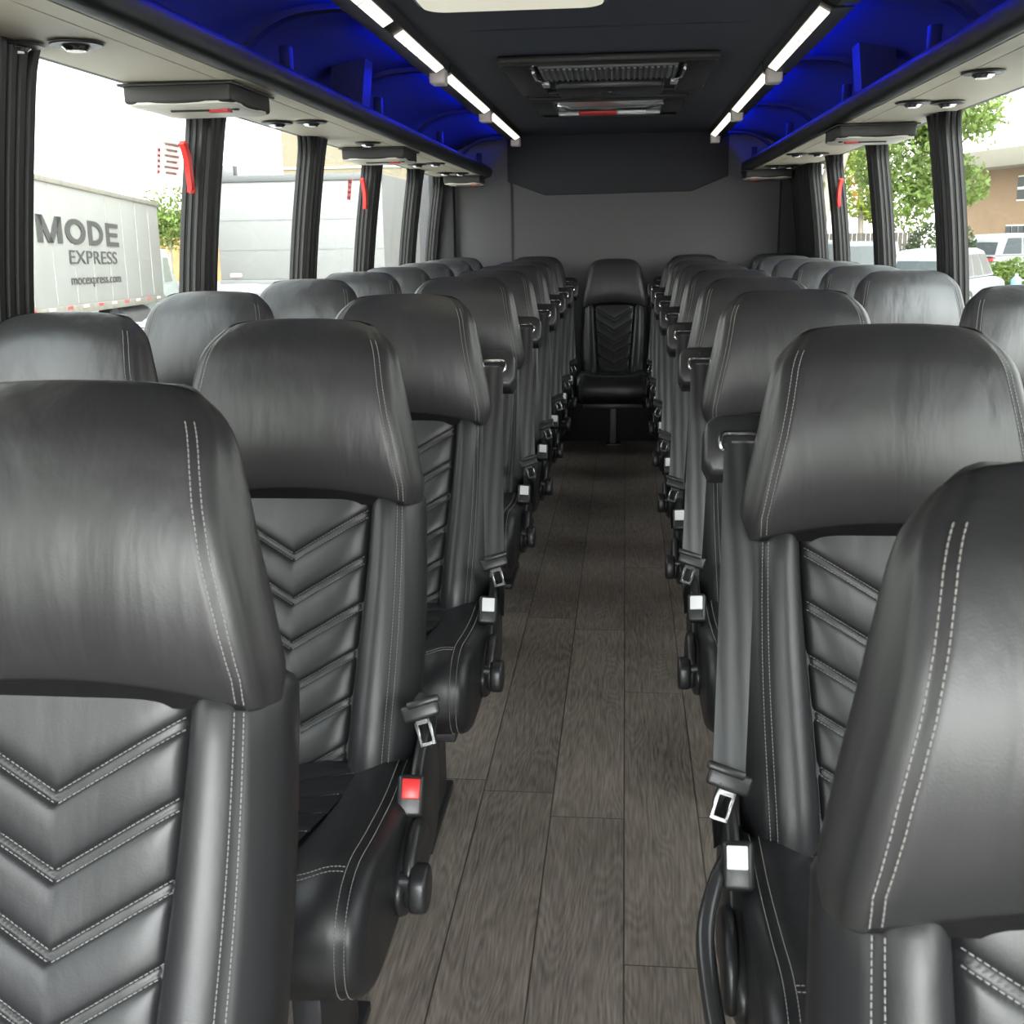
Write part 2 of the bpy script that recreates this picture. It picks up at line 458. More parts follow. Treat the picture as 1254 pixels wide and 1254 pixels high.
# cushion
CU = catmull([(.06, .33), (.07, .43), (.03, .455), (-.10, .452), (-.22, .462), (-.315, .474), (-.375, .464), (-.412, .432), (-.424, .392), (-.418, .350), (-.385, .318), (-.33, .303), (-.2, .30), (-.05, .30)], 6, True)
CUT = sorted([(p[0], p[1]) for p in CU if p[1] > .43 and p[0] < .035])
def ztop(y): return float(np.interp(y, [p[0] for p in CUT], [p[1] for p in CUT]))
CW = .220
def cu_pt(x, p):
    ax = abs(x); r = .022; k = min(1, max(0, (ax-(CW-r))/r)); d = r*(1-math.sqrt(max(0, 1-k*k)))
    cy, cz = -.17, .385
    y = cy+(p[0]-cy)*(1-d/.24); z = cz+(p[1]-cz)*(1-d/.085)
    top = sm(p[1], .40, .455)
    z += top*(.010*math.exp(-((ax-.165)/.03)**2) - .010*(1-sm(ax, .09, .14))*sm(-p[0], -.06, .0)*(1-sm(-p[0], .27, .34)))
    g = math.exp(-((ax-.190)/.0028)**2); z -= .003*g*top; y += .003*g*(1-top)*sm(-p[0], .33, .40)
    y += .016*(ax/CW)**3*sm(-p[0], .25, .42)
    return (x, y, z)
def m_cushion():
    xs = sorted(set([-CW+.0005]+[-CW+.022*(1-math.cos(i/8*PI/2)) for i in range(1, 9)]+[-.198+.396*i/50. for i in range(51)]+[CW-.022*(1-math.cos(i/8*PI/2)) for i in range(1, 9)]+[CW-.0005]))
    return MB().loft([[cu_pt(x, p) for p in CU] for x in xs]).mesh('cushion', M['leather_flat'], True, 70)
def cwi(y): return .128-.045*min(1, max(0, -y/.30))
def cu_ins(x, y):
    s = y - .5*abs(x)*(1); q = (s+.02)/.058; f = q-math.floor(q)
    k = round(q); d = s-(k*.058-.02)
    e = 1-min(1, abs(x)/cwi(y))**6; ey = sm(y, -.315, -.29)
    return ztop(y)+(.006*(1-abs(2*f-1)**2.5)+.004)*e*ey-.003*math.exp(-(d/.003)**2)-.004
def m_cushion_panel():
    nx, ny = 49, 110; v = []; f = []
    for j in range(ny):
        y = .02-.33*j/(ny-1)
        for i in range(nx):
            x = (2*i/(nx-1)-1)*cwi(y); v.append((x, y, cu_ins(x, y)))
    for j in range(ny-1):
        for i in range(nx-1):
            k = j*nx+i; f.append([k, k+nx, k+nx+1, k+1])
    return mesh_from('cushion_panel', v, f, M['leather_flat'], True, 180)
def m_cushion_stitch():
    mb = MB()
    idx = [i for i, p in enumerate(CU)]
    path = [p for p in CU[6:72] if p[0] < .03]
    for sd in (-1, 1):
        for xo in (.1845, .1965):
            stitch(mb, [Vector(cu_pt(sd*xo, p)) + Vector((0, -.0004 if p[1] < .45 else 0, .0005)) for p in path], [(0, -.4-3*sm(-p[0], .3, .42), 1.-.9*sm(-p[0], .33, .42)) for p in path])
    # front border seam
    pf = min(CU, key=lambda p: abs(p[0]+.335)+(9 if p[1] < .42 else 0))
    for off in (0, .010):
        pts = []
        for i in range(40):
            x = -.184+.368*i/39.; y = -.335-off-.02*(1-(x/.184)**2)
            q = cu_pt(x, (y, ztop(y))); pts.append((q[0], q[1], q[2]+.0006))
        stitch(mb, pts, (0, -.3, 1))
    for k in range(0, -5, -1):
        for sd in (-1, 1):
            pts = []
            for i in range(30):
                x = .002+.12*i/29.; y = k*.058-.02+.5*x
                if y > .01 or x > cwi(y)-.004: break
                pts.append((sd*x, y, cu_ins(x, y)+.0012))
            if len(pts) > 3: stitch(mb, pts, (0, 0, 1))
    return mb.mesh('stitching', M['thread'], False)
def m_pedestal():
    mb = MB(); mb.box((0, -.15, .285), (.36, .34, .03), .005)
    return mb.mesh('pedestal_frame', M['steel'])
def m_leg(sd):
    mb = MB(); x = sd*.09
    mb.box((x, -.15, .145), (.045, .20, .25), .006); mb.box((x, -.15, .010), (.06, .30, .02), .004)
    return mb.mesh('leg', M['steel'])
# side trim, belts: SD = +1 when the aisle is at +x of the seat
def m_cover(sd):
    ol = catmull([(.095, .34), (.10, .45), (.05, .51), (-.03, .485), (-.10, .435), (-.19, .40), (-.225, .36), (-.19, .315), (-.08, .295), (.04, .30)], 5, True)
    return MB().prism(ol, lambda u, v, w: (w, u, v), sd*.214, sd*.232, .008).mesh('side_cover', M['plastic'], True, 50)
def m_cover_arch(sd):
    ol = catmull([(-.215, .35), (-.20, .405), (-.15, .435), (-.10, .425), (-.065, .38), (-.08, .345), (-.14, .352), (-.18, .33)], 5, True)
    return MB().prism(ol, lambda u, v, w: (w, u, v), sd*.228, sd*.246, .008).mesh('cover_moulding', M['plastic'], True, 50)
def m_knob(sd):
    mb = MB(); mb.cyl((sd*.225, -.20, .380), (sd*.245, -.20, .380), .014, 16)
    ol = catmull([(-.034, -.018), (-.026, .02), (0, .030), (.026, .02), (.030, -.012), (.012, -.032), (-.016, -.034)], 4, True)
    mb.prism([(u-.20, v+.373) for u, v in ol], lambda u, v, w: (w, u, v), sd*.240, sd*.266, .006)
    return mb.mesh('recline_knob', M['plastic'], True, 50)
def m_guide(sd):
    ol = [(.150, -.052), (.150, .044)] + [(.225+.030*math.cos(a), .016+.026*math.sin(a)) for a in np.linspace(PI/2, 0, 7)] + [(.256, -.030), (.246, -.052)]
    return MB().prism([(u, v) for u, v in ol], lambda u, v, w: P(sd*u, .575+v, w), -.105, -.032, .010).mesh('belt_guide', M['plastic'], True, 50)
def m_loop(sd):
    pts = []
    for a in np.linspace(0, 2*PI, 33):
        ca, sa = math.cos(a), math.sin(a)
        pts.append(P(sd*(.203+.029*math.copysign(abs(ca)**.4, ca)), .572+.014*math.copysign(abs(sa)**.5, sa), -.026+.004*ca))
    return MB().tube(pts, .0042, 8, up=NRM, cap=False).mesh('guide_loop', M['chrome'])
def belt_path(sd):
    a = Vector(P(sd*.204, .570, -.024)); b = Vector((sd*.232, -.035, .575))
    pts = []
    for i in range(15):
        t = i/14.; p = a.lerp(b, t); p.y -= .012*math.sin(PI*t); pts.append(p)
    wd = [Vector((1, -.35*(i/14.)*sd, .0)) for i in range(15)]
    return pts, wd
def m_belt(sd):
    mb = MB(); pts, wd = belt_path(sd)
    mb.ribbon(pts, wd, .047, .0016)
    q = [Vector((sd*(.232+.006*math.sin(i*.5)), -.035+.11*i/8., .572-.16*(i/8.)**1.2)) for i in range(9)]
    mb.ribbon(q, [Vector((.5, -.8*sd, 0))]*9, .045, .0016)
    # return run inside
    q = [Vector(P(sd*.196, .575-.02*i, -.030-.012*min(1, i/3.))) for i in range(26)]
    mb.ribbon(q, Vector((1, 0, 0)), .040, .0016)
    return mb.mesh('seat_belt', M['webbing'], True, 60)
def m_lapbelt(sd):
    mb = MB()
    q = catmull([(sd*.214, .06, .43), (sd*.232, .05, .50), (sd*.240, .02, .555), (sd*.232, -.02, .585), (sd*.220, -.03, .57)], 6)
    mb.ribbon([Vector(p) for p in q], Vector((.35, -.93*sd*0-.9, .15)), .045, .002)
    return mb.mesh('seat_belt', M['webbing'], True, 60)
def m_latch(sd):
    mb = MB(); R = Matrix.Rotation(math.radians(-22), 3, 'X') @ Matrix.Rotation(math.radians(-18*sd), 3, 'Y')
    mb.box((sd*.232, -.045, .572), (.058, .014, .026), .005, 3, R)
    mb.box((sd*.236, -.044, .586), (.052, .010, .012), .004, 2, R)
    return mb.mesh('latch_plate', M['plastic'], True, 45)
def m_tongue(sd):
    mb = MB(); R = Matrix.Rotation(math.radians(-22), 3, 'X') @ Matrix.Rotation(math.radians(-18*sd), 3, 'Y')
    for c, d in (((-.010, 0, -.028), (.005, .003, .04)), ((.010, 0, -.028), (.005, .003, .04)), ((0, 0, -.046), (.025, .003, .006)), ((0, 0, -.012), (.025, .003, .008))):
        o = R @ Vector(c); mb.box((sd*.232+o.x, -.049+o.y, .568+o.z), d, .001, 1, R)
    return mb.mesh('latch_tongue', M['chrome'])
def m_buckle(sd, dz=0.):
    mb = MB(); R = Matrix.Rotation(math.radians(-30), 3, 'X') @ Matrix.Rotation(math.radians(10*sd), 3, 'Z')
    mb.box((sd*.222, -.095, .478+dz), (.040, .026, .062), .007, 3, R)
    q = catmull([(sd*.224, -.08, .455), (sd*.226, -.05, .41), (sd*.222, -.01, .36)], 5)
    mb.ribbon([Vector(p) for p in q], Vector((.3, -.9, .3)), .032, .004)
    return mb.mesh('buckle', M['plastic'], True, 45)
def m_button(sd, dz=0.):
    R = Matrix.Rotation(math.radians(-30), 3, 'X') @ Matrix.Rotation(math.radians(10*sd), 3, 'Z')
    o = R @ Vector((0, -.0125, .010)); mb = MB()
    mb.box((sd*.222+o.x, -.095+o.y, .478+dz+o.z), (.027, .006, .030), .002, 2, R)
    return mb.mesh('release_button', M['redbtn'], True, 45)
def m_rail_handle(sd):
    q = catmull([(sd*.232, -.06, .475), (sd*.252, -.11, .462), (sd*.268, -.17, .425), (sd*.262, -.24, .375), (sd*.250, -.30, .335), (sd*.236, -.33, .285), (sd*.215, -.335, .262)], 6)
    return MB().tube(q, [.008+.004*math.sin(PI*i/(len(q)-1)) for i in range(len(q))], 12, up=(1, 0, 0)).mesh('armrest_bar', M['gloss'])

SM = {}
def sh(key, fn, *a):
    if key not in SM: SM[key] = fn(*a)
    return SM[key]
def with_mat(me, key, m):
    if key not in SM:
        c = me.copy(); c.materials.clear(); c.materials.append(m); SM[key] = c
    return SM[key]
def seat(label, x, yj, sd, kind, group, rz=0., button='white', dz=0., sc=1., legs=True):
    """yj: y of the join of back and cushion; kind: belt / lap / plain / bar"""
    t = thing('bus_seat', label, 'bus seat', (x, yj, dz), rz, group); t.scale = (sc, sc, sc)
    h = link('headrest', sh('head', m_headrest), t); link('stitching', sh('heads', m_head_stitch), h)
    b = link('backrest', sh('back', m_backrest), t); link('stitching', sh('backs', m_back_stitch), b)
    p = link('quilted_panel', sh('pan', m_panel), t); link('stitching', sh('pans', m_panel_stitch), p)
    c = link('cushion', sh('cush', m_cushion), t); link('stitching', sh('cushs', m_cushion_stitch), c)
    link('cushion_panel', sh('cpan', m_cushion_panel), t)
    f = link('pedestal_frame', sh('ped', m_pedestal), t)
    for s in (-1, 1) if legs else (): link('leg', sh('leg%d' % s, m_leg, s), t)
    if kind != 'plain':
        cv = link('side_cover', sh('cov%d' % sd, m_cover, sd), t)
        link('cover_moulding', sh('arch%d' % sd, m_cover_arch, sd), cv)
        if kind != 'bar': link('recline_knob', sh('knob%d' % sd, m_knob, sd), t)
        else: link('armrest_bar', sh('bar%d' % sd, m_rail_handle, sd), t)
        bk = link('buckle', sh('buck%d%d' % (sd, kind == 'lap'), m_buckle, sd, -.022 if kind == 'lap' else 0.), t)
        me = sh('btn%d%d' % (sd, kind == 'lap'), m_button, sd, -.022 if kind == 'lap' else 0.)
        if button == 'white': me = with_mat(me, 'btnw%d%d' % (sd, kind == 'lap'), M['whitebtn'])
        o = link('release_button', me, bk); o['label'] = button + ' release button'
        if kind in ('belt', 'bar'):
            g = link('belt_guide', sh('gui%d' % sd, m_guide, sd), t); link('guide_loop', sh('loop%d' % sd, m_loop, sd), g)
            link('seat_belt', sh('belt%d' % sd, m_belt, sd), t)
        else: link('seat_belt', sh('lap%d' % sd, m_lapbelt, sd), t)
        l = link('latch_plate', sh('lat%d' % sd, m_latch, sd), t); o = link('latch_tongue', sh('ton%d' % sd, m_tongue, sd), l); o['label'] = 'bright metal latch tongue'
    return t

ORD = ['nearest', 'second', 'third', 'fourth', 'fifth', 'sixth', 'seventh', 'eighth', 'last']
AL = .455
for i, (yj, dx, btn, k) in enumerate([(.775, 0, 'red', 'lap'), (1.575, -.01, 'red', 'lap'), (2.36, .012, 'white', 'belt'), (3.47, -.008, 'white', 'belt'), (4.17, 0, 'white', 'belt'), (4.87, 0, 'white', 'belt'), (5.57, 0, 'white', 'belt'), (6.27, 0, 'white', 'belt')]):
    lab = ['black leather seat nearest the camera on the left, cut by the picture edge',
           'second black leather seat left of the aisle, with red belt buckle button',
           'third black leather seat left of the aisle, its shoulder belt nearest the camera'][i] if i < 3 else \
          '%s black leather seat back along the left side of the aisle' % ORD[i]
    seat(lab, -AL+dx, yj, 1, k, 'seats left of the aisle', button=btn)
for i, (yj, dx, k) in enumerate([(.505, -.044, 'lap'), (1.385, -.01, 'bar'), (2.40, 0, 'belt'), (3.17, 0, 'belt'), (3.93, 0, 'belt'), (4.70, 0, 'belt'), (5.45, 0, 'belt'), (6.22, 0, 'belt')]):
    lab = ['blurred black leather seat at the bottom right corner, nearest the camera',
           'second black leather seat right of the aisle, long belt and curved bar beside cushion',
           'third black leather seat right of the aisle, behind the long-belted one'][i] if i < 3 else \
          '%s black leather seat back along the right side of the aisle' % ORD[i]
    seat(lab, AL+dx, yj, -1, k, 'seats right of the aisle', dz=-.018 if i == 0 else 0.)
for i, (x, yj) in enumerate([(-.985, 1.80), (-1.0, 2.60), (-.97, 3.40), (-.97, 4.12), (-.97, 4.82), (-.97, 5.52), (-.97, 6.24)]):
    seat('black leather seat by the left windows, %s from the camera' % ORD[i], x, yj, 1, 'plain', 'seats along the left windows')
for i, (x, yj) in enumerate([(1.03, 2.52), (1.0, 3.62), (.985, 4.22), (.97, 4.85), (.97, 5.55), (.97, 6.24)]):
    seat('black leather seat by the right windows, %s from the camera' % ORD[i], x, yj, -1, 'plain', 'seats along the right windows')
YB = 6.95
seat('middle black leather seat of the back row, facing straight up the aisle', .005, YB, 1, 'plain', 'back row seats', dz=-.02, legs=False)
seat('back row black leather seat just left of the middle one', -.49, YB, 1, 'belt', 'back row seats', legs=False)
seat('back row black leather seat just right of the middle one', .50, YB, -1, 'belt', 'back row seats', legs=False)
seat('back row black leather seat in the left rear corner', -1.0, YB, 1, 'plain', 'back row seats', legs=False)
seat('back row black leather seat in the right rear corner', 1.01, YB, -1, 'plain', 'back row seats', legs=False)

# ------------------------------------------------------------------ bus shell
Y0, Y1 = -2.2, 7.5
ZU = 1.645
def wx(z): return 1.14 + (ZU-z)*.122
mb = MB(); mb.box((0, (Y0+Y1)/2, -.03), (2.70, Y1-Y0+.1, .06)); struct(mb, 'floor', M['floor'])
# ceiling with coves
prof = [(-1.16, 1.652), (-1.145, 1.665), (-1.135, 1.70), (-1.11, 1.75), (-1.06, 1.80), (-.97, 1.845), (-.85, 1.872), (-.72, 1.885), (-.60, 1.897), (-.3, 1.902), (0, 1.903)]
prof = prof + [(-x, z) for x, z in prof[-2::-1]]
out = [(x*1.01, z+.06) for x, z in prof]
mb = MB()
r0 = [(x, Y0, z) for x, z in prof]+[(x, Y0, z) for x, z in out[::-1]]
r1 = [(x, Y1+.05, z) for x, z in prof]+[(x, Y1+.05, z) for x, z in out[::-1]]
mb.loft([r0, r1]); struct(mb, 'ceiling', M['ceiling'])
# ceiling seams (thin joint strips)
for i, y in enumerate((1.95, 3.72, 5.34)):
    mb = MB(); mb.box((0, y, 1.9015), (1.16, .012, .004)); o = struct(mb, 'trim_%d' % (i+1), M['black'])
# back wall
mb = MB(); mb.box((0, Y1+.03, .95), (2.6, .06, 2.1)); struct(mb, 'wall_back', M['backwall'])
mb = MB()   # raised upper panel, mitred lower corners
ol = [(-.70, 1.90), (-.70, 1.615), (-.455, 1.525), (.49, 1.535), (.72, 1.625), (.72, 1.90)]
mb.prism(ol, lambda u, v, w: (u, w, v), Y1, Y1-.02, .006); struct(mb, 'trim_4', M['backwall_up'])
mb = MB(); mb.box((-.676, Y1-.004, .80), (.012, .012, 1.62)); struct(mb, 'trim_5', M['black'])
for sgn in (-1, 1):
    mb = MB(); mb.box((sgn*1.13, Y1-.06, .85), (.16, .10, 1.62), .01); struct(mb, 'trim_%d' % (6 if sgn < 0 else 7), M['black'])  # black boxes stand in for the shade of the rear corner recesses
# black plinth block, standing in for the shadow under the back row
mb = MB(); mb.box((0, 7.18, .14), (2.3, .50, .28), .004); struct(mb, 'bench_shade_block', M['black'])
t = thing('seat_post', 'grey upright post under the middle seat of the back row', 'post', (.005, 6.80, 0))
mb = MB(); mb.box((0, 0, .130), (.042, .05, .24), .004); mb.build('post', M['postgrey'], t)
mb = MB(); mb.box((0, 0, .006), (.09, .10, .012), .002); mb.build('foot_plate', M['steel'], t)

PIL_L = [(a*.968 if 1 < a < 7 else a, b*.968 if 1 < b < 7 else b) for a, b in [(-1.35, -1.2), (-.28, -.12), (.85, 1.0), (1.98, 2.325), (3.29, 3.43), (4.43, 4.58), (5.51, 5.66), (6.65, 6.80), (7.30, 7.50)]]
PIL_R = [(a*.968 if 1 < a < 7 else a, b*.968 if 1 < b < 7 else b) for a, b in [(-1.0, -.85), (.18, .33), (1.36, 1.51), (2.60, 2.90), (4.10, 4.243), (5.18, 5.29), (6.21, 6.30), (6.87, 7.50)]]
ZS = .88
trim_i = 10; win_i = 1
for sgn, side, pil in ((-1, 'left', PIL_L), (1, 'right', PIL_R)):
    mb = MB()
    def bx(z0, z1, t0, t1):
        q = []
        for y in (Y0, Y1+.06): q.append([(sgn*(wx(z0)+t0), y, z0), (sgn*(wx(z0)+t1), y, z0), (sgn*(wx(z1)+t1), y, z1), (sgn*(wx(z1)+t0), y, z1)])
        mb.loft(q)
    bx(-.02, ZS, 0, .07); bx(ZU+.004, ZU+.06, .0, .03)
    struct(mb, 'wall_'+side, M['wall'])
    zs = [ZS-.01, 1.0, 1.1, 1.2, 1.3, 1.4, 1.5, 1.56, 1.60, 1.63, ZU+.01]
    for (a, b) in pil:
        mb = MB(); rings = []
        rr = random.Random(trim_i); nr = max(3, int((b-a)/.034))
        cuts = [0]+sorted((k+rr.uniform(-.25, .25))/nr for k in range(1, nr))+[1]
        for z in zs:
            fl = .035*max(0, (z-1.575)/.08)**2
            a_, b_ = a-fl, b+fl*.6
            pts = []
            for k in range(3):                      # ribs on the reveal that faces the front
                d0, d1 = -.062+.056*k/3, -.062+.056*(k+1)/3
                pts += [(a_, d0), (a_-.004, d0+(d1-d0)*.3), (a_-.004, d0+(d1-d0)*.75), (a_, d1-.001)]
            pts += [(a_+.004, .0)]
            for k in range(nr):
                u0 = a_+.006+(b_-a_-.012)*cuts[k]; u1 = a_+.006+(b_-a_-.012)*cuts[k+1]; d = u1-u0
                pts += [(u0+d*.08, .0), (u0+d*.2, .010), (u0+d*.62, .012), (u0+d*.8, .002)]
            pts += [(b_-.006, .0), (b_, -.004), (b_, -.062)]
            bow = .010*math.sin(PI*(z-ZS)/(ZU-ZS))
            rings.append([(sgn*(wx(z)+bow-.040-dp), y, z) for y, dp in pts])
        mb.loft(rings); struct(mb, 'trim_%d' % trim_i, M['rubber'], None, True, 30); trim_i += 1
    allp = [(Y0, Y0+.02)]+pil
    for (a, b), (c, d) in zip(allp[:-1], allp[1:]):
        if c-b < .08: continue
        mb = MB(); q = []
        for z in (ZS-.005, 1.1, 1.3, 1.5, ZU+.02):
            xx = wx(z)+.016+.010*math.sin(PI*(z-ZS)/(ZU-ZS))
            q.append([(sgn*xx, b-.01, z), (sgn*xx, c+.01, z), (sgn*(xx+.004), c+.01, z), (sgn*(xx+.004), b-.01, z)])
        mb.loft(q); struct(mb, 'window_%d' % win_i, M['glass'], None, True); win_i += 1
# front wall with windshield behind the camera
mb = MB()
mb.box((0, Y0-.03, .40), (2.7, .06, .86)); mb.box((0, Y0-.03, 1.93), (2.7, .06, .16)); mb.box((-1.22, Y0-.03, 1.3), (.14, .06, 1.2)); mb.box((1.22, Y0-.03, 1.3), (.14, .06, 1.2)); mb.box((0, Y0-.03, 1.3), (.07, .06, 1.1))
struct(mb, 'wall_front', M['wall'])
mb = MB(); mb.box((0, Y0-.03, 1.34), (2.36, .006, 1.06)); struct(mb, 'window_%d' % win_i, M['windshield'])

# ------------------------------------------------------------------ overhead racks
for sgn, side in ((-1, 'left'), (1, 'right')):
    t = thing('luggage_rack', 'overhead luggage rack with black rounded rail along the %s side' % side, 'luggage rack', (0, 0, 0), 0, 'overhead luggage racks')
    def prof_y(pts, a=Y0+.02, b=Y1-.02, closed=True):
        return MB().loft([[(sgn*x, a, z) for x, z in pts], [(sgn*x, b, z) for x, z in pts]])
    rp = catmull([(.842, 1.645), (.828, 1.644), (.810, 1.651), (.802, 1.667), (.802, 1.688), (.808, 1.702), (.820, 1.709), (.834, 1.708), (.842, 1.70), (.845, 1.67)], 4, True)
    prof_y(rp).build('rail', M['rail'], t, True, 50)
    prof_y([(.846, 1.643), (.902, 1.644), (.902, 1.654), (.846, 1.654)]).build('underside_strip', M['tan'], t)
    prof_y([(.906, 1.644), (1.142, 1.646), (1.142, 1.656), (.906, 1.656)]).build('underside_panel', M['tan'], t)
    prof_y([(.83, 1.660), (1.15, 1.660), (1.15, 1.672), (.83, 1.672)]).build('rack_floor', M['rackdark'], t)
    for y in (.6, 1.85, 3.12, 4.28, 5.70, 7.22):
        a = MB()
        pts = catmull([(sgn*.684, y, 1.868), (sgn*.73, y, 1.868), (sgn*.82, y, 1.858), (sgn*.90, y, 1.825), (sgn*.955, y, 1.775), (sgn*.975, y, 1.715), (sgn*.975, y, 1.67)], 5)
        a.ribbon([Vector(p) for p in pts], Vector((0, 1, 0)), .045, .016)
        a.build('support_arm', M['rackdark'], t)
        p = MB(); p.box((sgn*.855, y+.02, 1.725), (.03, .035, .11), .003); p.build('support_post', M['post'], t)
    p = MB()
    p.loft([[(sgn*.86, 4.02, 1.665), (sgn*.98, 4.02, 1.665), (sgn*.98, 4.14, 1.665), (sgn*.86, 4.14, 1.665)], [(sgn*.83, 4.00, 1.875), (sgn*.95, 4.00, 1.855), (sgn*.95, 4.12, 1.855), (sgn*.83, 4.12, 1.875)]])
    p.build('rack_divider', M['post'], t)

# led bars
segs = {-1: [(.9, 1.95), (2.05, 3.30), (3.46, 4.20), (4.40, 5.60), (5.78, 7.15)], 1: [(1.0, 2.05), (2.15, 3.12), (3.32, 4.42), (4.62, 5.86), (6.04, 7.26)]}
blk = {-1: [None, None, 4.28, 5.69, 7.23], 1: [None, None, 4.51, 5.94, 7.33]}
for sgn, side in ((-1, 'left'), (1, 'right')):
    for i, (a, b) in enumerate(segs[sgn]):
        if sgn < 0 and i == 0 or sgn > 0 and i == 0:
            continue
        t = thing('led_light_bar', 'warm white ceiling light bar along the %s rack, %s from the camera' % (side, ORD[i-1]), 'light bar', (sgn*.615, a, 0), 0, 'light bars above the aisle')
        L_ = b-a
        def pr(pts, y0=-.02, y1=None): return MB().loft([[(sgn*x, y0, z) for x, z in pts], [(sgn*x, L_+.02 if y1 is None else y1, z) for x, z in pts]])
        pr([(-.034, 1.897), (-.028, 1.868), (.006, 1.850), (.060, 1.852), (.060, 1.857), (.034, 1.857), (.034, 1.897)], -.05, L_+.11).build('housing', M['rail'], t, False)  # outer lip added to keep the blue light off rail and seats
        pr([(-.025, 1.866), (.004, 1.850), (.002, 1.846), (-.028, 1.862)], 0, L_).build('diffuser', M['led'], t, False)
        n_ = 3
        for k in range(1, n_+1):
            y = L_*k/(n_+1)
            MB().box((sgn*-.0125, y, 1.855), (.034, .006, .003), 0, 1, Matrix.Rotation(sgn*math.radians(30), 3, 'Y')).build('diffuser_clip', M['capwhite'], t)
        pr([(.0345, 1.874), (.038, 1.874), (.038, 1.887), (.0345, 1.887)], .04, L_-.04).build('blue_strip', M['blue'], t, False)
        if blk[sgn][i]:
            mb = MB(); mb.box((sgn*.006, blk[sgn][i]-a, 1.842), (.058, .085, .056), .008, 3); mb.build('end_cap', M['capwhite'], t)

# reading lights
RL = {-1: [(-1.06, 1.02), (-.95, 1.02), (-1.10, 2.17), (-.985, 2.18), (-1.07, 3.72), (-.955, 3.72), (-.965, 4.58), (-1.02, 5.97), (-.915, 5.92), (-1.005, 6.80), (-.92, 6.85)],
      1: [(.93, 1.9), (1.03, 1.9), (.935, 2.97), (.925, 3.61), (1.03, 3.63), (.905, 5.80), (1.01, 5.80), (.915, 6.76), (1.005, 6.78)]}
for sgn in (-1, 1):
    for i, (x, y) in enumerate(RL[sgn]):
        if y < 2: continue
        w_ = 'outer one, nearer the window' if abs(x) > .99 else 'inner one, nearer the aisle'
        n_ = sorted(set(round(q[1]) for q in RL[sgn] if q[1] >= 2)).index(round(y))
        t = thing('reading_light', 'round reading light under the %s rack, %s group, %s' % ('left' if sgn < 0 else 'right', ORD[n_], w_), 'reading light', (x, y, ZU-.002), 0, 'reading lights under the racks')
        mb = MB(); mb.cyl((0, 0, -.006), (0, 0, -.001), .050, 32, .053, .002); mb.build('bezel', M['plastic'], t)
        mb = MB(); mb.cyl((0, 0, -.016), (0, 0, -.006), .022, 24, .027, .003); mb.build('chrome_ring', M['chrome'], t)
        mb = MB(); mb.cyl((0, 0, -.0175), (0, 0, -.012), .013, 20, .015); mb.build('bulb', M['bulb'], t)

# service consoles under the racks
for sgn, x0, x1, y0, y1, lab in ((-1, .88, 1.15, 2.74, 3.05, 'dark tray-shaped console under left rack before the first red handle'), (-1, .865, 1.13, 4.80, 5.12, 'dark tray-shaped console under left rack, second from the camera'), (-1, .84, 1.07, 7.14, 7.40, 'dark console under the left rack against the back wall'),
                            (1, .83, 1.10, 4.26, 4.56, 'dark tray-shaped console under right rack at the middle windows'), (1, .80, 1.08, 7.14, 7.40, 'dark console under the right rack against the back wall')):
    t = thing('service_console', lab, 'console', (sgn*(x0+x1)/2, (y0+y1)/2, ZU-.003), 0, 'service consoles under the racks')
    w, d = x1-x0, y1-y0
    mb = MB(); mb.box((0, 0, -.024), (w, d, .046), .008, 3); mb.box((0, 0, -.004), (w+.02, d+.02, .006), .002); mb.build('housing', M['console'], t)
    q = catmull([(w*.46, d*.46), (0, d*.47), (-w*.46, d*.46), (-w*.47, 0), (-w*.46, -d*.46), (0, -d*.47), (w*.46, -d*.46), (w*.47, 0)], 4, True)
    mb = MB(); mb.loft([[(p[0]*k, p[1]*k, z) for p in q] for k, z in ((1, -.040), (1, -.049), (.92, -.053), (.6, -.057), (.2, -.059))]); mb.build('cover', M['consolelight'], t)
    mb = MB(); mb.box((-sgn*w*.27, -d*.22, -.056), (.055, .04, .012), .002); o = mb.build('warning_tab', M['red'], t); o['label'] = 'red tab'
    mb = MB(); mb.box((-sgn*w*.02, -d*.28, -.057), (.10, .012, .008), .003); mb.build('control_slot', M['black'], t)
    mb = MB(); mb.box((-sgn*w*.42, -d*.2, -.053), (.014, .02, .008), .002); mb.build('switch', M['black'], t)
# emergency handles
for x, y, z, sgn, lab in ((-1.145, 3.14, 1.467, -1, 'red emergency handle on the nearest left window pillar'), (-1.145, 5.29, 1.470, -1, 'small red emergency handle on a farther left window pillar'), (1.145, 5.98, 1.457, 1, 'small red emergency handle on the right window pillar')):
    x = sgn*(wx(z)-.022)
    t = thing('emergency_handle', lab, 'emergency handle', (x, y, z), 0, 'red emergency window handles')
    mb = MB()
    q = catmull([(sgn*.014, -.045, .066), (sgn*.008, -.044, .060), (.004*sgn, -.034, .02), (.004*sgn, -.028, -.02), (.006*sgn, -.020, -.045), (sgn*.012, -.010, -.06)], 4)
    mb.ribbon([Vector(p) for p in q], Vector((1, .3*sgn, 0)), .016, .016); mb.build('lever', M['red'], t)
    mb = MB(); mb.box((sgn*.012, .000, -.010), (.012, .018, .10), .004); mb.box((sgn*.010, -.004, -.056), (.016, .022, .024), .004); mb.build('lever_mount', M['red'], t)

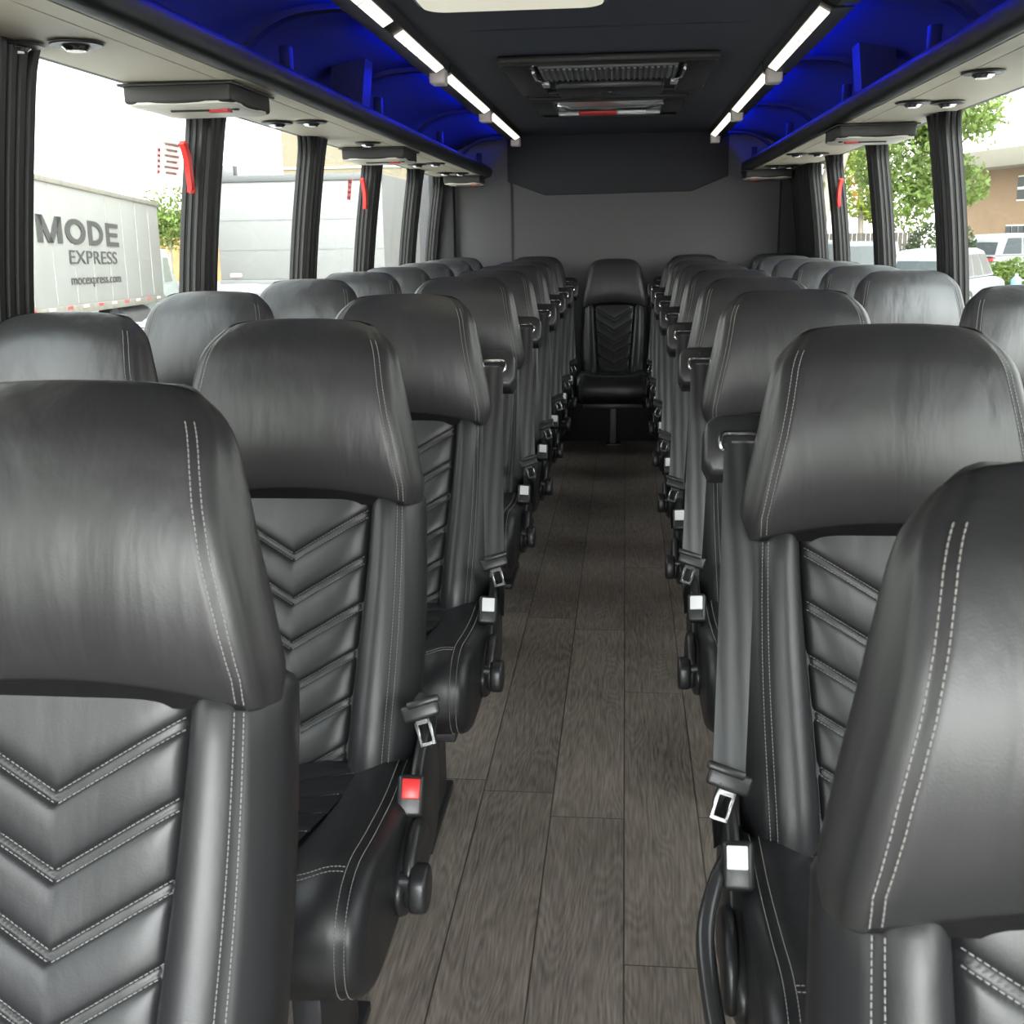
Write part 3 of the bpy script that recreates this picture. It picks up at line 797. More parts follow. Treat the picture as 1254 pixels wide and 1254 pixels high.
# decals on the panes
def decal(lab, y0, y1, z0, z1, sgn, col, rows, rowcol):
    xf = lambda z: sgn*(wx(z)+.0135+.010*math.sin(PI*(z-ZS)/(ZU-ZS)))
    m = bpy.data.materials.new('decal_film'); nt, N, L, b = nodes_of(m)
    b.inputs['Base Color'].default_value = (*col, 1); b.inputs['Alpha'].default_value = .55
    t = thing('window_decal', lab, 'decal', (xf(z0), y0, z0), 0, 'safety decals on the window panes')
    mb = MB(); mb.box((0, (y1-y0)/2, (z1-z0)/2), (.0012, y1-y0, z1-z0)); o = mb.build('film', m, t)
    o.rotation_euler = (0, math.atan(-.122*sgn)*1, 0)
    for k in range(rows):
        zz = (z1-z0)*(k+.5)/rows
        mb = MB(); mb.box((-sgn*.001, (y1-y0)/2, zz), (.001, (y1-y0)*(.8 if k % 2 else .62), (z1-z0)/rows*.42)); o = mb.build('print_line', rowcol, t)
        o.rotation_euler = (0, math.atan(-.122*sgn)*1, 0)
decal('red printed decal at the left picture edge, on the nearest left pane', 2.24, 2.335, 1.43, 1.495, -1, (.85, .55, .55), 6, M['red'])
decal('narrow upright red decal on the nearest left pane', 2.985, 3.005, 1.445, 1.515, -1, (.8, .2, .2), 5, M['red'])
decal('pinkish square decal on left pane behind the red handle', 3.02, 3.14, 1.445, 1.535, -1, (.95, .72, .66), 6, M['capwhite'])
decal('narrow red decal on left pane before the farther red handle', 5.08, 5.15, 1.44, 1.53, -1, (.8, .25, .25), 4, M['red'])

# ceiling fittings
t = thing('ceiling_unit', 'black ventilation unit with grille and silver latches in the ceiling', 'ceiling unit', (0, 4.75, 1.90))
mb = MB()
for c, d in (((0, -.46, -.012), (.80, .10, .024)), ((0, .47, -.012), (.74, .08, .024)), ((-.335, 0, -.012), (.12, .90, .024)), ((.335, 0, -.012), (.12, .90, .024))): mb.box(c, d, .006)
mb.build('frame', M['console'], t)
mb = MB(); mb.box((0, 0, -.004), (.60, .88, .006)); mb.build('recess', M['black'], t)
mb = MB(); mb.box((0, -.24, -.022), (.52, .32, .02), .006)
for k in range(24): mb.box((-.25+.5*k/23., -.24, -.034), (.010, .30, .006))
mb.build('grille', M['trimgrey'], t)
mb = MB(); mb.box((0, .18, -.030), (.44, .30, .045), .012); mb.cyl((0, .18, -.058), (0, .18, -.05), .045, 24); mb.build('fan_cover', M['plastic'], t)
for s in (-1, 1):
    mb = MB(); mb.box((s*.26, .05, -.030), (.03, .09, .016), .004); mb.build('latch', M['silver'], t)
    mb = MB(); mb.tube([(s*.285, -.30, -.03), (s*.285, -.12, -.034), (s*.26, .02, -.03)], .006, 8); mb.build('hinge_arm', M['chrome'], t)
t = thing('roof_hatch', 'black roof escape hatch with red and white handle beyond the ventilation unit', 'roof hatch', (-.02, 5.84, 1.90))
mb = MB()
for c, d in (((0, -.36, -.010), (.74, .12, .02)), ((0, .33, -.010), (.70, .18, .02)), ((-.31, 0, -.010), (.10, .70, .02)), ((.31, 0, -.010), (.10, .70, .02))): mb.box(c, d, .005)
mb.build('frame', M['plastic'], t)
mb = MB(); mb.box((0, -.02, -.004), (.54, .56, .006)); mb.build('hatch_panel', M['silver'], t)
mb = MB(); mb.box((-.055, .02, -.03), (.19, .08, .03), .006); o = mb.build('red_handle', M['red'], t)
mb = MB(); mb.box((.115, .02, -.03), (.14, .08, .03), .006); o = mb.build('white_handle', M['white'], t)
mb = MB(); mb.tube([(-.25, -.16, -.014), (-.18, -.10, -.03), (.18, -.10, -.03), (.27, -.16, -.014)], .010, 8); mb.build('grab_bar', M['chrome'], t)
mb = MB(); mb.box((0, .20, -.02), (.52, .03, .02), .004); mb.build('lip', M['silver'], t)
t = thing('ceiling_panel', 'cream rounded ceiling panel, softly glowing, at the top picture edge', 'ceiling lamp', (-.245, 2.80, 1.90))
ol = []
for cx, cy, a0 in ((.19, .46, 0), (-.19, .46, PI/2), (-.19, -.46, PI), (.19, -.46, 1.5*PI)):
    ol += [(cx+.06*math.cos(a0+k*PI/12), cy+.06*math.sin(a0+k*PI/12)) for k in range(7)]
mb = MB(); mb.prism(ol, lambda u, v, w: (u, v, w), 0, -.018, .006); mb.build('lens', M['creamglow'], t)
mb = MB(); mb.prism([(x*1.06, y*1.03) for x, y in ol], lambda u, v, w: (u, v, w), 0, -.006, .002); mb.build('bezel', M['plastic'], t)

# debris on floor
mb = MB(); mb.tube(catmull([(-.335, 1.25, .003), (-.328, 1.262, .006), (-.322, 1.268, .003)], 4), [.001]+[.003]*7+[.001], 6); tag(mb.build('floor_scrap', M['black']), 'tiny dark curled scrap on the floor beside the left seat', 'scrap')

# ------------------------------------------------------------------ outside
GZ = -.92
asph = mat('concrete_lot', (.30, .295, .28), .9, var=.12, vscale=.6)
mb = MB(); mb.box((0, 40, GZ-.1), (160, 130, .2)); o = mb.build('ground', asph); o['kind'] = 'structure'
W_ = mat('truck_white', (.27, .265, .245), .5, var=.06, vscale=.8)
Wc = mat('car_white', (.165, .167, .17), .5, spec=.25)
M['carglass'] = mat('car_glass', (.03, .035, .037), .3, spec=.25)
M['cargrey'] = mat('car_glass_pale', (.25, .30, .29), .15)
tire = mat('tire', (.03, .03, .03), .8); hubm = mat('hub', (.16, .16, .16), .5, metal=.2)
ink = mat('truck_ink', (.05, .048, .045), .6)
tail = mat('tail_red', (.45, .05, .05), .3)
grime = mat('truck_rail', (.22, .20, .165), .7, var=.2, vscale=3)

def text(body, size, m, parent, loc, rot, bold=0., name='lettering', sx=1., align='LEFT'):
    cu = bpy.data.curves.new(name, 'FONT'); cu.body = body; cu.size = size; cu.offset = bold; cu.extrude = .004; cu.align_x = align
    tmp = bpy.data.objects.new(name+'_tmp', cu); COL.objects.link(tmp)
    dg = bpy.context.evaluated_depsgraph_get(); me = bpy.data.meshes.new_from_object(tmp.evaluated_get(dg))
    bpy.data.objects.remove(tmp); bpy.data.curves.remove(cu)
    me.materials.clear(); me.materials.append(m)
    o = link(name, me, parent); o.location = loc; o.rotation_euler = rot; o.scale = (sx, 1, 1)
    return o

def wheel(mbt, mbh, x, y, r, w=.22, face=1):
    mbt.cyl((x, y-w/2, r), (x, y+w/2, r), r, 28, None, .03)
    mbh.cyl((x, y-w/2-.012, r), (x, y+w/2+.012, r), r*.58, 20, None, .02)

# box truck: local x along its side toward the cab, local -y faces the bus
dx_, dy_ = -1.62, 9.0
ang = math.atan2(dy_, dx_)
t = thing('box_truck', 'white box truck with big grey lettering parked beyond the left window', 'truck', (-10.34, 19.5, GZ), ang)
t.rotation_euler = (0, math.radians(1.35), ang)
Z = lambda z: z-GZ
mb = MB(); mb.box((2.5, 1.25, Z(1.24)), (12.9, 2.5, 2.38), .03, 2)
mb.build('cargo_box', W_, t)
for q in range(10):
    mb = MB(); mb.box((-3.4+1.25*q, -.006, Z(1.25)), (.02, .012, 2.2)); mb.build('panel_rib', W_, t)
mb = MB(); mb.box((2.5, -.01, Z(2.40)), (12.95, .05, .10), .01); mb.build('top_rail', grime, t)
mb = MB(); mb.box((2.5, -.01, Z(.04)), (12.95, .06, .16), .01); mb.build('bottom_rail', grime, t)
for q in range(12):
    mb = MB(); mb.box((-3.2+q*1.03, -.045, Z(.085)), (.32, .01, .05)); o = mb.build('reflector', tail if q % 2 == 0 else M['white'], t)
R90 = (PI/2, 0, 0)
def letter(polys, u0, u1, parent):
    """block capital from convex stroke outlines in a unit box"""
    z0, z1 = Z(1.28), Z(1.765); mb = MB()
    for pl in polys:
        mb.prism([(u0+(u1-u0)*x, z0+(z1-z0)*y) for x, y in pl], lambda u, v, w: (u, w, v), -.006, -.022)
    o = mb.build('lettering', ink, parent, False); o['label'] = 'big grey capital letter'
def arc_quads(x0, x1, half):
    cx, rx, tx = (x0+x1)/2, (x1-x0)/2, .22
    a0, a1, n = (0, 2*PI, 28) if not half else (-PI/2, PI/2, 14)
    q = []
    for k in range(n):
        t0, t1 = a0+(a1-a0)*k/n, a0+(a1-a0)*(k+1)/n
        if half: ox, R, r_ = .40, .60, .60-tx
        else: ox, R, r_ = cx, rx, rx-tx
        q.append([(ox+R*math.cos(t0), .5+.5*math.sin(t0)), (ox+R*math.cos(t1), .5+.5*math.sin(t1)), (ox+r_*math.cos(t1), .5+.30*math.sin(t1)), (ox+r_*math.cos(t0), .5+.30*math.sin(t0))])
    return q
bar = lambda x0, x1, y0, y1: [(x0, y0), (x1, y0), (x1, y1), (x0, y1)]
letter([bar(0, .20, 0, 1), bar(.80, 1, 0, 1), [(.0, 1), (.24, 1), (.60, 0), (.40, 0)], [(.76, 1), (1, 1), (.60, 0), (.40, 0)]], -.42, .96, t)
letter(arc_quads(0, 1, False), 1.16, 2.46, t)
letter([bar(0, .24, 0, 1), bar(.2, .42, 0, .2), bar(.2, .42, .8, 1)]+arc_quads(0, 1, True), 2.66, 3.70, t)
letter([bar(0, .24, 0, 1), bar(.2, 1, 0, .19), bar(.2, .92, .41, .59), bar(.2, 1, .81, 1)], 3.96, 4.90, t)
text('EXPRESS', .38, ink, t, (1.22, -.012, Z(.905)), R90, .0, sx=2.44)
text('mocexpress.com', .28, ink, t, (1.24, -.012, Z(.51)), R90, .0, sx=1.88)
mb = MB(); mb.box((1.0, 1.0, Z(-.28)), (3.8, 1.6, .42), .02); mb.build('side_box', grime, t)
mt = MB(); mh = MB()
for x in (4.3, 10.2):
    mt2 = MB(); mh2 = MB(); wheel(mt2, mh2, x, .18, .47, .28)
    o = mt2.build('wheel', tire, t); mh2.build('hub', hubm, o)
mb = MB(); mb.cyl((5.2, .30, .55), (7.6, .30, .55), .30, 20, None, .03); mb.build('fuel_tank', M['postgrey'], t)
cabm = mat('cab_paint', (.50, .55, .53), .35)
mb = MB()
ol = [(9.25, Z(-.35)), (9.25, Z(1.30)), (10.35, Z(1.30)), (10.75, Z(.75)), (11.55, Z(.35)), (11.65, Z(-.35))]
mb.prism(ol, lambda u, v, w: (u, w, v), .15, 2.3, .05); mb.build('cab', cabm, t)
mb = MB(); mb.prism([(9.7, Z(.45)), (9.7, Z(1.08)), (10.25, Z(1.08)), (10.65, Z(.45))], lambda u, v, w: (u, w, v), .13, .16); mb.build('cab_window', M['cargrey'], t)

# second truck cab glimpsed beside the first
def car(name, lab, loc, heading, Ln, Wd, H, kind='suv', group=None, paint=None):
    """local +x is forward, heading measured from +Y clockwise"""
    t = thing(name, lab, 'car', loc, PI/2-heading, group); paint = paint or Wc
    h1 = H*.56; g = .19
    if kind == 'suv': body = [(-.5, .22), (-.505, .50), (-.49, .92), (-.47, 1.), (.15, 1.), (.40, .90), (.49, .72), (.5, .30), (.47, .20)]; roof = [(-.465, 1.), (-.42, 1.52), (-.36, 1.75), (-.05, 1.785), (.08, 1.70), (.24, 1.0)]
    elif kind == 'van': body = [(-.5, .22), (-.5, 1.05), (.42, 1.0), (.49, .75), (.5, .25)]; roof = [(-.495, 1.04), (-.47, 1.72), (-.44, 1.785), (.18, 1.785), (.26, 1.68), (.40, 1.0)]
    else: body = [(-.5, .28), (-.5, .85), (-.46, .97), (.2, .98), (.42, .85), (.49, .65), (.5, .25), (.46, .2)]; roof = [(-.40, .97), (-.25, 1.60), (-.15, 1.75), (.03, 1.75), (.10, 1.68), (.26, .97)]
    zz = H/1.785
    zs_ = (lambda v: v*zz)
    mb = MB()
    def lo(outl, hw, r, tap=0.):
        rings = []
        c = np.mean(np.array(outl), axis=0)
        for f_, ins in ((-1, .05), (-.96, .012), (-.85, 0), (0, 0), (.85, 0), (.96, .012), (1, .05)):
            rings.append([((c[0]+(x-c[0])*(1-ins*.6))*Ln, f_*hw*(1-tap*max(0, (z-1.))/.785), zs_(c[1]+(z-c[1])*(1-ins))) for x, z in outl])
        return mb.loft(rings)
    lo(catmull(body, 3, True), Wd/2, .05); mb.build('body', paint, t, True, 40)
    mb = MB(); lo(roof, Wd/2*.95, .04, .16); mb.build('greenhouse', paint, t, True, 40)
    # glass panels just outside of the greenhouse
    def wy(z): return Wd/2*.95*(1-.16*max(0, (z-1.))/.785)
    x0 = roof[0][0]; x3 = roof[-1][0]; xm = roof[2][0]; xk = roof[-2][0]
    def lerp(a, b, f): return a+(b-a)*f
    for s in (-1, 1):
        nW = 3 if kind == 'suv' else 2
        for k in range(nW):
            f0 = .05+k*.92/nW+.015; f1 = .05+(k+1)*.92/nW-.015
            zb, zt = 1.06, 1.62
            def xa(f, z):
                q = (z-1.)/.75; return lerp(lerp(x0, xm, q), lerp(x3, xk, q), f)
            v = [(xa(f0, zb)*Ln, s*(wy(zb)+.006), zs_(zb)), (xa(f1, zb)*Ln, s*(wy(zb)+.006), zs_(zb)), (xa(f1, zt)*Ln, s*(wy(zt)+.006), zs_(zt)), (xa(f0, zt)*Ln, s*(wy(zt)+.006), zs_(zt))]
            v2 = [(a, b-s*.02, c) for a, b, c in v]
            MB().loft([v, v2]).build('side_window', M['carglass'], t, False)
    for front in (0, 1):
        q0, q1 = (roof[-1], roof[-2]) if front else (roof[0], roof[1] if kind != 'van' else roof[1])
        e = .012 if front else -.012
        pa = lambda f, s: (lerp(q0[0], q1[0], f)*Ln+e, s*(wy(lerp(q0[1], q1[1], f))*.88), zs_(lerp(q0[1], q1[1], f)))
        v = [pa(.10, -1), pa(.10, 1), pa(.92, 1), pa(.92, -1)]; v2 = [(a-e*2, b, c) for a, b, c in v]
        MB().loft([v, v2]).build('windshield' if front else 'rear_window', M['carglass'], t, False)
    for s in (-1, 1):
        mb = MB(); mb.box((-.497*Ln, s*Wd*.40, zs_(.88)), (.08, Wd*.17, .13), .02); mb.build('tail_light', tail, t)
        mb = MB(); mb.box((.478*Ln, s*Wd*.38, zs_(.70)), (.08, Wd*.18, .12), .02); mb.build('headlight', M['silver'], t)
        for x in (-.31, .32):
            a, b = MB(), MB(); wheel(a, b, x*Ln, s*(Wd/2-.10), .35*zz*1.02, .23)
            o = a.build('wheel', tire, t); b.build('hub', hubm, o)
    mb = MB(); mb.box((-.512*Ln, 0, zs_(.36)), (.04, Wd*.7, .10), .01); mb.build('bumper', M['postgrey'], t)
    return t
car('parked_suv', 'white SUV parked beyond the right windows, rear corner toward the bus', (8.5, 30.6, GZ+.05), math.radians(30), 4.7, 1.9, 1.68, 'suv')
car('parked_suv', 'larger white SUV standing farther off before the tan building', (15.9, 46.9, GZ+.1), math.radians(62), 5.2, 2.0, 1.92, 'suv')
car('parked_van', 'white van seen through the middle right window', (7.9, 38.0, GZ), math.radians(8), 4.9, 1.95, 1.86, 'van')
car('parked_van', 'white van seen through the farthest right window', (7.75, 44.4, GZ), math.radians(12), 4.9, 1.9, 1.86, 'van')
car('parked_car', 'white car parked close below the second left window', (-6.5, 19.0, GZ), math.radians(75), 4.5, 1.8, 1.46, 'sedan')
car('parked_car', 'pale car far off beyond the rear left windows, nearer of two', (-7.9, 36.5, GZ), math.radians(80), 4.5, 1.8, 1.70, 'suv', None, mat('car_silver', (.15, .155, .16), .5))
car('parked_car', 'white car far off beyond the rearmost left window', (-6.0, 40.0, GZ), math.radians(85), 4.4, 1.8, 1.72, 'suv')

# container trailer
cm = mat('trailer_paint', (.118, .117, .112), .55, var=.04, vscale=.6)
t = thing('box_trailer', 'pale grey box trailer with horizontal seams beyond the second left window', 'trailer', (-10.25, 28., GZ))
mb = MB(); mb.box((2.15, 3.5, 2.47), (4.3, 7., 2.54), .03); mb.build('body', cm, t)
mb = MB(); mb.box((2.15, -.02, 3.68), (4.34, .06, .16), .01); mb.build('top_rail', mat('trailer_rail', (.05, .052, .052), .5), t)
for z in (1.95, 2.68):
    mb = MB(); mb.box((2.15, -.006, z), (4.24, .016, .025)); mb.build('seam_strip', M['trimgrey'], t)
for x in (.42, 3.95):
    mb = MB(); mb.box((x, -.02, 1.32), (.30, .02, .10)); o = mb.build('lamp_plate', mat('plate_brown', (.35, .22, .18), .6), t)
mb = MB(); mb.box((2.15, -.02, 1.14), (4.3, .08, .12), .01); mb.build('bumper', cm, t)
for x in (.7, 3.6):
    a = MB(); a.cyl((x-.14, 5.2, .5), (x+.14, 5.2, .5), .5, 24, None, .04); a.build('wheel', tire, t)

# buildings
whm = mat('warehouse_tan', (.12, .10, .065), .8, var=.04, vscale=.4)
t = thing('warehouse', 'large tan warehouse wall rising behind the grey trailer', 'building', (-13.9, 46., GZ))
mb = MB(); mb.box((7.0, 5, 5.0), (14.0, 10., 10.0)); mb.build('wall', whm, t)
for z in (3.2, 5.0):
    mb = MB(); mb.box((7.0, -.03, z), (14.02, .06, .08)); mb.build('wall_seam', mat('seam_grey', (.35, .33, .28), .8), t)
mb = MB(); mb.box((9.2, -.1, 2.2), (.12, .12, 4.4)); mb.build('downpipe', mat('pipe_tan', (.5, .45, .34), .7), t)
bt = mat('siding_tan', (.22, .145, .085), .8, var=.08, vscale=.8)
t = thing('tan_building', 'tan building with cream roof fascia beyond the right windows', 'building', (21.6, 65.3, GZ), math.atan2(6., -1.6))
mb = MB(); mb.box((-2.0, -5.2, 2.8), (18., 9.6, 5.6)); mb.build('wall', bt, t)
mb = MB(); mb.box((-2.0, -4.2, 5.95), (18.6, 11.2, .95), .03); mb.build('roof_fascia', mat('fascia_cream', (.20, .18, .14), .7), t)
wf = mat('window_white', (.8, .8, .78), .5)
for (cx, cz, w, h, cols, rws) in ((-.6, 4.35, 2.9, 1.35, 3, 2), (.4, 2.1, 2.4, .6, 4, 1), (-6.2, 4.35, 2.6, 1.35, 3, 2)):
    mb = MB(); mb.box((cx, -.36, cz), (w, .08, h)); f = mb.build('window_frame', wf, t)
    for a in range(cols):
        for b in range(rws):
            pw, ph = w/cols, h/rws
            mb = MB(); mb.box((cx-w/2+pw*(a+.5), -.30, cz-h/2+ph*(b+.5)), (pw*.78, .10, ph*.78)); mb.build('pane', M['carglass'], f)
t = thing('brick_wall', 'orange brown wall behind the tree beyond the box truck', 'wall', (-24.5, 59.7, GZ))
mb = MB(); mb.box((0, .2, 1.35), (7., .4, 2.7)); mb.build('wall_body', mat('orange_brick', (.28, .12, .045), .8, var=.25, vscale=1.2), t)
t = thing('rooftop_unit', 'grey boxy unit raised above the top of the grey trailer', 'rooftop unit', (-17.85, 50.7, GZ))
mb = MB(); mb.box((0, 0, 5.2), (.62, .6, .52), .03); mb.build('housing', M['postgrey'], t)
mb = MB(); mb.box((0, .1, 2.5), (.25, .25, 5.)); mb.build('mast', M['postgrey'], t)
pm = mat('pole_grey', (.28, .26, .24), .8)
t = thing('utility_pole', 'thin utility pole with a crossarm against the white sky', 'utility pole', (-22.7, 71.5, GZ))
mb = MB(); mb.cyl((0, 0, 0), (0, 0, 8.4), .11, 10, .08); mb.build('pole', pm, t)
mb = MB(); mb.box((0, 0, 8.0), (1.2, .1, .08)); mb.build('crossarm', pm, t)
t = thing('utility_pole', 'faint distant utility pole above the box truck roof', 'utility pole', (-34., 80., GZ))
mb = MB(); mb.cyl((0, 0, 0), (0, 0, 6.2), .10, 10, .07); mb.build('pole', pm, t)
mb = MB(); mb.box((0, 0, 6.0), (1.4, .1, .08)); mb.build('crossarm', pm, t)

# trees
def leafmat(name, c):
    m = bpy.data.materials.new(name); nt, N, L, b = nodes_of(m)
    b.inputs['Roughness'].default_value = .6
    oi = N.new('ShaderNodeTexCoord'); nz = N.new('ShaderNodeTexNoise'); nz.inputs['Scale'].default_value = 1.1; L.new(oi.outputs['Object'], nz.inputs['Vector'])
    cr = N.new('ShaderNodeValToRGB'); cr.color_ramp.elements[0].position = .35; cr.color_ramp.elements[1].position = .65
    cr.color_ramp.elements[0].color = (*[v*.6 for v in c], 1); cr.color_ramp.elements[1].color = (*c, 1)
    L.new(nz.outputs['Fac'], cr.inputs['Fac']); L.new(cr.outputs[0], b.inputs['Base Color'])
    tr = N.new('ShaderNodeBsdfTranslucent'); L.new(cr.outputs[0], tr.inputs['Color'])
    mx = N.new('ShaderNodeMixShader'); mx.inputs[0].default_value = .45
    L.new(b.outputs[0], mx.inputs[1]); L.new(tr.outputs[0], mx.inputs[2]); L.new(mx.outputs[0], N['Material Output'].inputs['Surface'])
    return m
LG = leafmat('leaf_green', (.13, .19, .035)); LY = leafmat('leaf_lime', (.22, .27, .035)); LD = leafmat('leaf_dark', (.06, .085, .03))
barkm = mat('bark', (.20, .17, .14), .9, bump=.5, bscale=12)
def tree(lab, loc, blobs, n, size, lm, trunk=None, name='leafy_tree', cat='tree'):
    t = thing(name, lab, cat, loc)
    v = []; f = []
    tot = sum(b[3]*b[4]*b[5] for b in blobs)
    for (cx, cy, cz, rx, ry, rz_) in blobs:
        k = int(n*rx*ry*rz_/tot)
        d = rng.normal(size=(k, 3)); d /= np.linalg.norm(d, axis=1)[:, None]
        r = rng.random(k)**.4
        c = np.array([cx, cy, cz]) + d*r[:, None]*np.array([rx, ry, rz_])
        c += np.sin(c*3.1+cx)*.12
        for q in c:
            a = rng.normal(size=3); a /= np.linalg.norm(a); b = np.cross(a, rng.normal(size=3)); b /= np.linalg.norm(b)
            s = size*(.6+.8*rng.random()); i0 = len(v)
            v += [q-a*s, q+b*s*.5, q+a*s, q-b*s*.5]; f.append([i0, i0+1, i0+2, i0+3])
    o = link('foliage', mesh_from('foliage', v, f, lm, False), t)
    if trunk:
        mb = MB()
        for pts, rs in trunk: mb.tube(catmull(pts, 4), list(np.interp(np.linspace(0, 1, (len(pts)-1)*4+1), np.linspace(0, 1, len(rs)), rs)), 10)
        mb.build('trunk', barkm, t)
    return t
tree('round green tree between the box truck and the pillar', (-18.6, 45, GZ), [(0, 0, 3.2, 1.3, 1.2, 1.1), (.5, 0, 2.6, 1.1, 1., .9), (-.6, .2, 2.5, .9, .9, .8)], 2600, .10, LG, [([(0, 0, 0), (0, 0, 1.2), (.1, 0, 2.6)], [.12, .09, .05])])
tree('lime green tree beyond the rearmost left window', (-6.4, 43, GZ), [(0, 0, 2.9, .7, .8, .8), (.1, 0, 2.2, .9, .8, .9), (-.2, 0, 1.6, .8, .8, .6)], 2200, .09, LY, [([(0, 0, 0), (0, 0, 1.), (0, 0, 2.4)], [.1, .08, .04])])
tree('big green tree filling the middle right window', (10.0, 37, GZ), [(-.4, 0, 5.7, 1.9, 1.5, 1.1), (-1.4, 0, 4.3, 1.6, 1.4, 1.1), (.4, .3, 3.6, 1.1, 1.2, .8), (-1.2, 0, 3.0, 1.1, 1.2, .8)], 7000, .10, LG, [([(.3, 0, 0), (.4, 0, 2.4), (0, 0, 4.8)], [.16, .13, .06])])
tree('yellow green tree beyond the farther right window', (10.4, 52.5, GZ), [(0, 0, 4.1, 1.4, 1.4, 1.4), (-.3, 0, 5.9, 1.5, 1.5, 1.4), (.8, 0, 3.2, 1.0, 1.3, .8)], 3600, .12, LY, [([(.2, 0, 0), (.2, 0, 2.2), (0, 0, 4.6)], [.17, .14, .07])])
tree('tall grey trunk with sparse dark leaves at the far right windows', (5.25, 29, GZ), [(0, 0, 5.6, 1.2, 1.2, .9), (-.9, 0, 3.6, .7, .8, 1.3)], 1900, .085, LD, [([(-.5, 0, 0), (-.45, 0, 2.2), (-.1, 0, 3.6), (.5, 0, 5.6)], [.26, .22, .24, .14]), ([(-.35, 0, 2.8), (-.9, 0, 4.2), (-1.2, 0, 5.6)], [.14, .1, .07])])
tree('thin leafy branches hanging into the top of the nearest right window', (6.9, 21.5, GZ), [(-.28, 0, 4.10, .26, .5, .42), (.35, 0, 4.78, .6, .6, .26), (1.3, 0, 5.05, .8, .6, .30)], 560, .06, LG, [([(2.6, 0, 0), (2.5, 0, 3.2), (1.7, 0, 5.0), (.2, 0, 4.8), (-.28, 0, 4.2)], [.2, .16, .07, .03, .01])])
tree('clipped green hedge at the right picture edge before the building', (14.3, 42.3, GZ), [(0, -.6, .55, 1.8, .7, .75), (-1.1, -.6, .4, .8, .6, .55)], 2400, .08, LG, None, 'hedge', 'hedge')
tree('dark shrub mass behind the white SUV', (11.2, 41.5, GZ), [(0, 0, 1.4, 1.3, .9, 1.1), (-1.3, 0, .8, .9, .8, .8)], 3000, .09, LD, None, 'shrub', 'shrub')
fm = mat('fence_wood', (.045, .038, .03), .85, var=.2, vscale=3)
t = thing('wooden_fence', 'grey brown wooden fence behind the white vans', 'fence', (8.6, 49.5, GZ))
for k in range(40):
    mb = MB(); mb.box((-3.6+k*.19, 0, 1.05), (.17, .04, 2.1), .008, 1); mb.build('board', fm, t)
mb = MB(); mb.box((.1, .05, .6), (7.6, .05, .1)); mb.box((.1, .05, 1.6), (7.6, .05, .1)); mb.build('rails', fm, t)
t = thing('water_jug', 'blue water jug beside the white SUV at the right edge', 'jug', (10.45, 31.2, GZ+.55))
jm = mat('jug_blue', (.12, .30, .62), .2)
mb = MB(); mb.cyl((0, 0, 0), (0, 0, .34), .135, 20, None, .03); mb.cyl((0, 0, .33), (0, 0, .42), .12, 16, .04); mb.build('body', jm, t)
mb = MB(); mb.cyl((0, 0, .42), (0, 0, .47), .035, 14); mb.build('cap', M['white'], t)
mb = MB(); mb.box((10.45, 31.2, GZ+.275), (.34, .34, .548), .02); tag(mb.build('crate', pm), 'grey crate under the blue water jug outside', 'crate')

# ------------------------------------------------------------------ light
w = bpy.data.worlds.new('overcast_sky'); scene.world = w; w.use_nodes = True
nt = w.node_tree; bg = nt.nodes['Background']
tc = nt.nodes.new('ShaderNodeTexCoord'); sp = nt.nodes.new('ShaderNodeSeparateXYZ'); nt.links.new(tc.outputs['Generated'], sp.inputs[0])
cr = nt.nodes.new('ShaderNodeValToRGB'); nt.links.new(sp.outputs['Z'], cr.inputs['Fac'])
cr.color_ramp.elements[0].position = .0; cr.color_ramp.elements[0].color = (1., .99, .97, 1)
cr.color_ramp.elements[1].position = .7; cr.color_ramp.elements[1].color = (.86, .92, 1., 1)
nt.links.new(cr.outputs[0], bg.inputs['Color'])
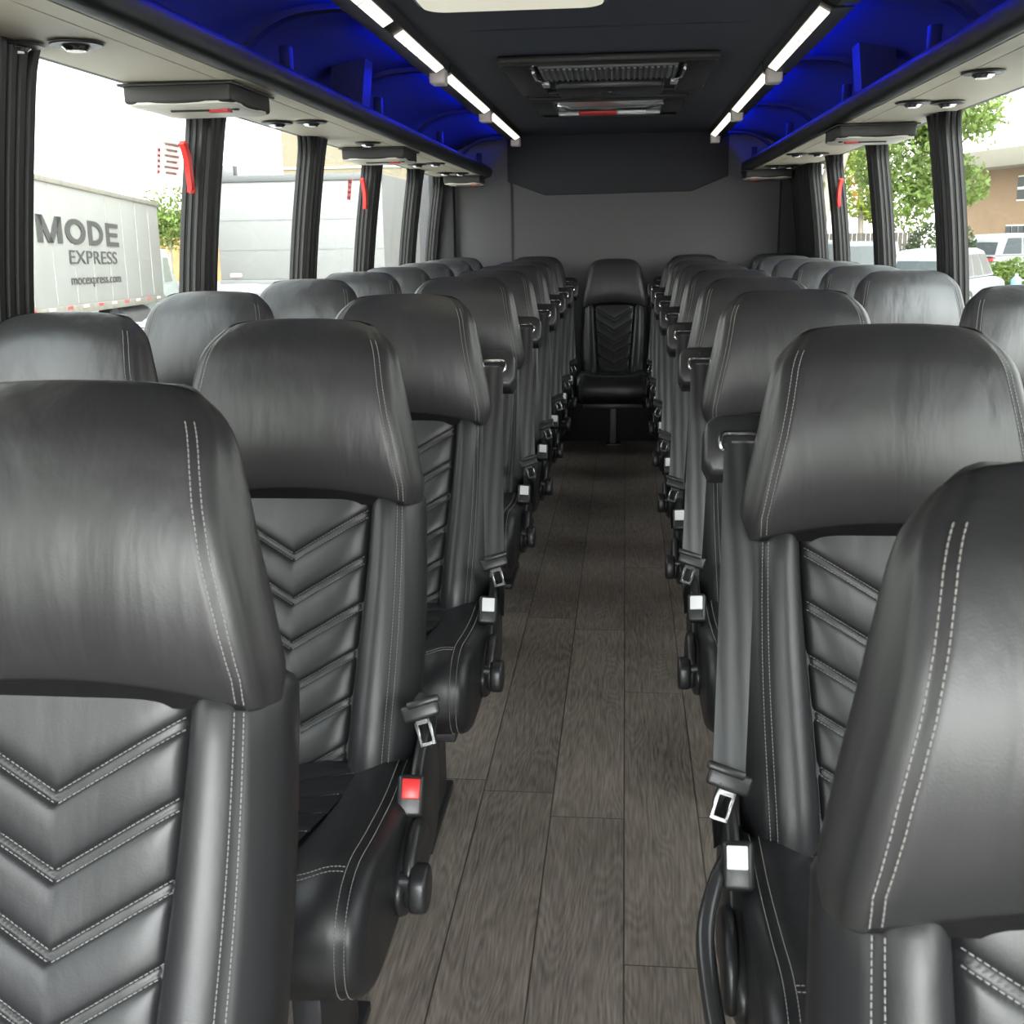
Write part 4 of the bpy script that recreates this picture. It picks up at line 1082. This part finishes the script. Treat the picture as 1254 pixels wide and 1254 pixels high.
# sky lobe added ahead of the bus (behind the camera) to brighten the interior
vd = nt.nodes.new('ShaderNodeVectorMath'); vd.operation = 'DOT_PRODUCT'; vd.inputs[1].default_value = Vector((.12, -.86, .50)).normalized()
vn = nt.nodes.new('ShaderNodeVectorMath'); vn.operation = 'NORMALIZE'; nt.links.new(tc.outputs['Generated'], vn.inputs[0]); nt.links.new(vn.outputs[0], vd.inputs[0])
def wm(op, a, b):
    n = nt.nodes.new('ShaderNodeMath'); n.operation = op
    for i, v in enumerate((a, b)):
        if isinstance(v, (int, float)): n.inputs[i].default_value = v
        else: nt.links.new(v, n.inputs[i])
    return n.outputs[0]
lobe = wm('MULTIPLY', wm('POWER', wm('MAXIMUM', vd.outputs['Value'], 0.), 8.), 24.)
nt.links.new(wm('ADD', lobe, 2.6), bg.inputs['Strength'])

def portal(loc, rot, sx, sy):
    d = bpy.data.lights.new('window_portal', 'AREA'); d.shape = 'RECTANGLE'; d.size = sx; d.size_y = sy; d.cycles.is_portal = True
    o = bpy.data.objects.new('window_portal', d); COL.objects.link(o); o.location = loc; o.rotation_euler = rot; return o
portal((-1.32, (Y0+Y1)/2, 1.27), (0, -PI/2+.12, 0), .82, Y1-Y0)
portal((1.32, (Y0+Y1)/2, 1.27), (0, PI/2-.12, 0), .82, Y1-Y0)
portal((0, Y0-.08, 1.34), (PI/2, 0, 0), 2.36, 1.06)

# ------------------------------------------------------------------ camera
cam = bpy.data.cameras.new('camera'); co = bpy.data.objects.new('camera', cam); COL.objects.link(co)
yaw, pitch, roll = math.radians(5.911), math.radians(14.051), .015
f = Vector((-math.sin(yaw)*math.cos(pitch), math.cos(yaw)*math.cos(pitch), -math.sin(pitch)))
r = f.cross(Vector((0, 0, 1))).normalized(); u = r.cross(f)
r2 = r*math.cos(roll)-u*math.sin(roll); u2 = r*math.sin(roll)+u*math.cos(roll)
mw = Matrix((r2, u2, -f)).transposed().to_4x4(); mw.translation = Vector((.07, 0, 1.27)); co.matrix_world = mw
cam.sensor_width = 36.; cam.lens = 36.*1350/1254; cam.clip_start = .05; cam.clip_end = 500
cam.dof.use_dof = True; cam.dof.focus_distance = 3.2; cam.dof.aperture_fstop = 20.
scene.camera = co
vs = scene.view_settings
vs.view_transform = 'Standard'; vs.look = 'None'; vs.exposure = 1.32; vs.gamma = 1.; vs.use_curve_mapping = False
cy = scene.cycles
cy.use_denoising = True; cy.max_bounces = 8; cy.diffuse_bounces = 5; cy.glossy_bounces = 4; cy.transparent_max_bounces = 12
cy.sample_clamp_indirect = 6.
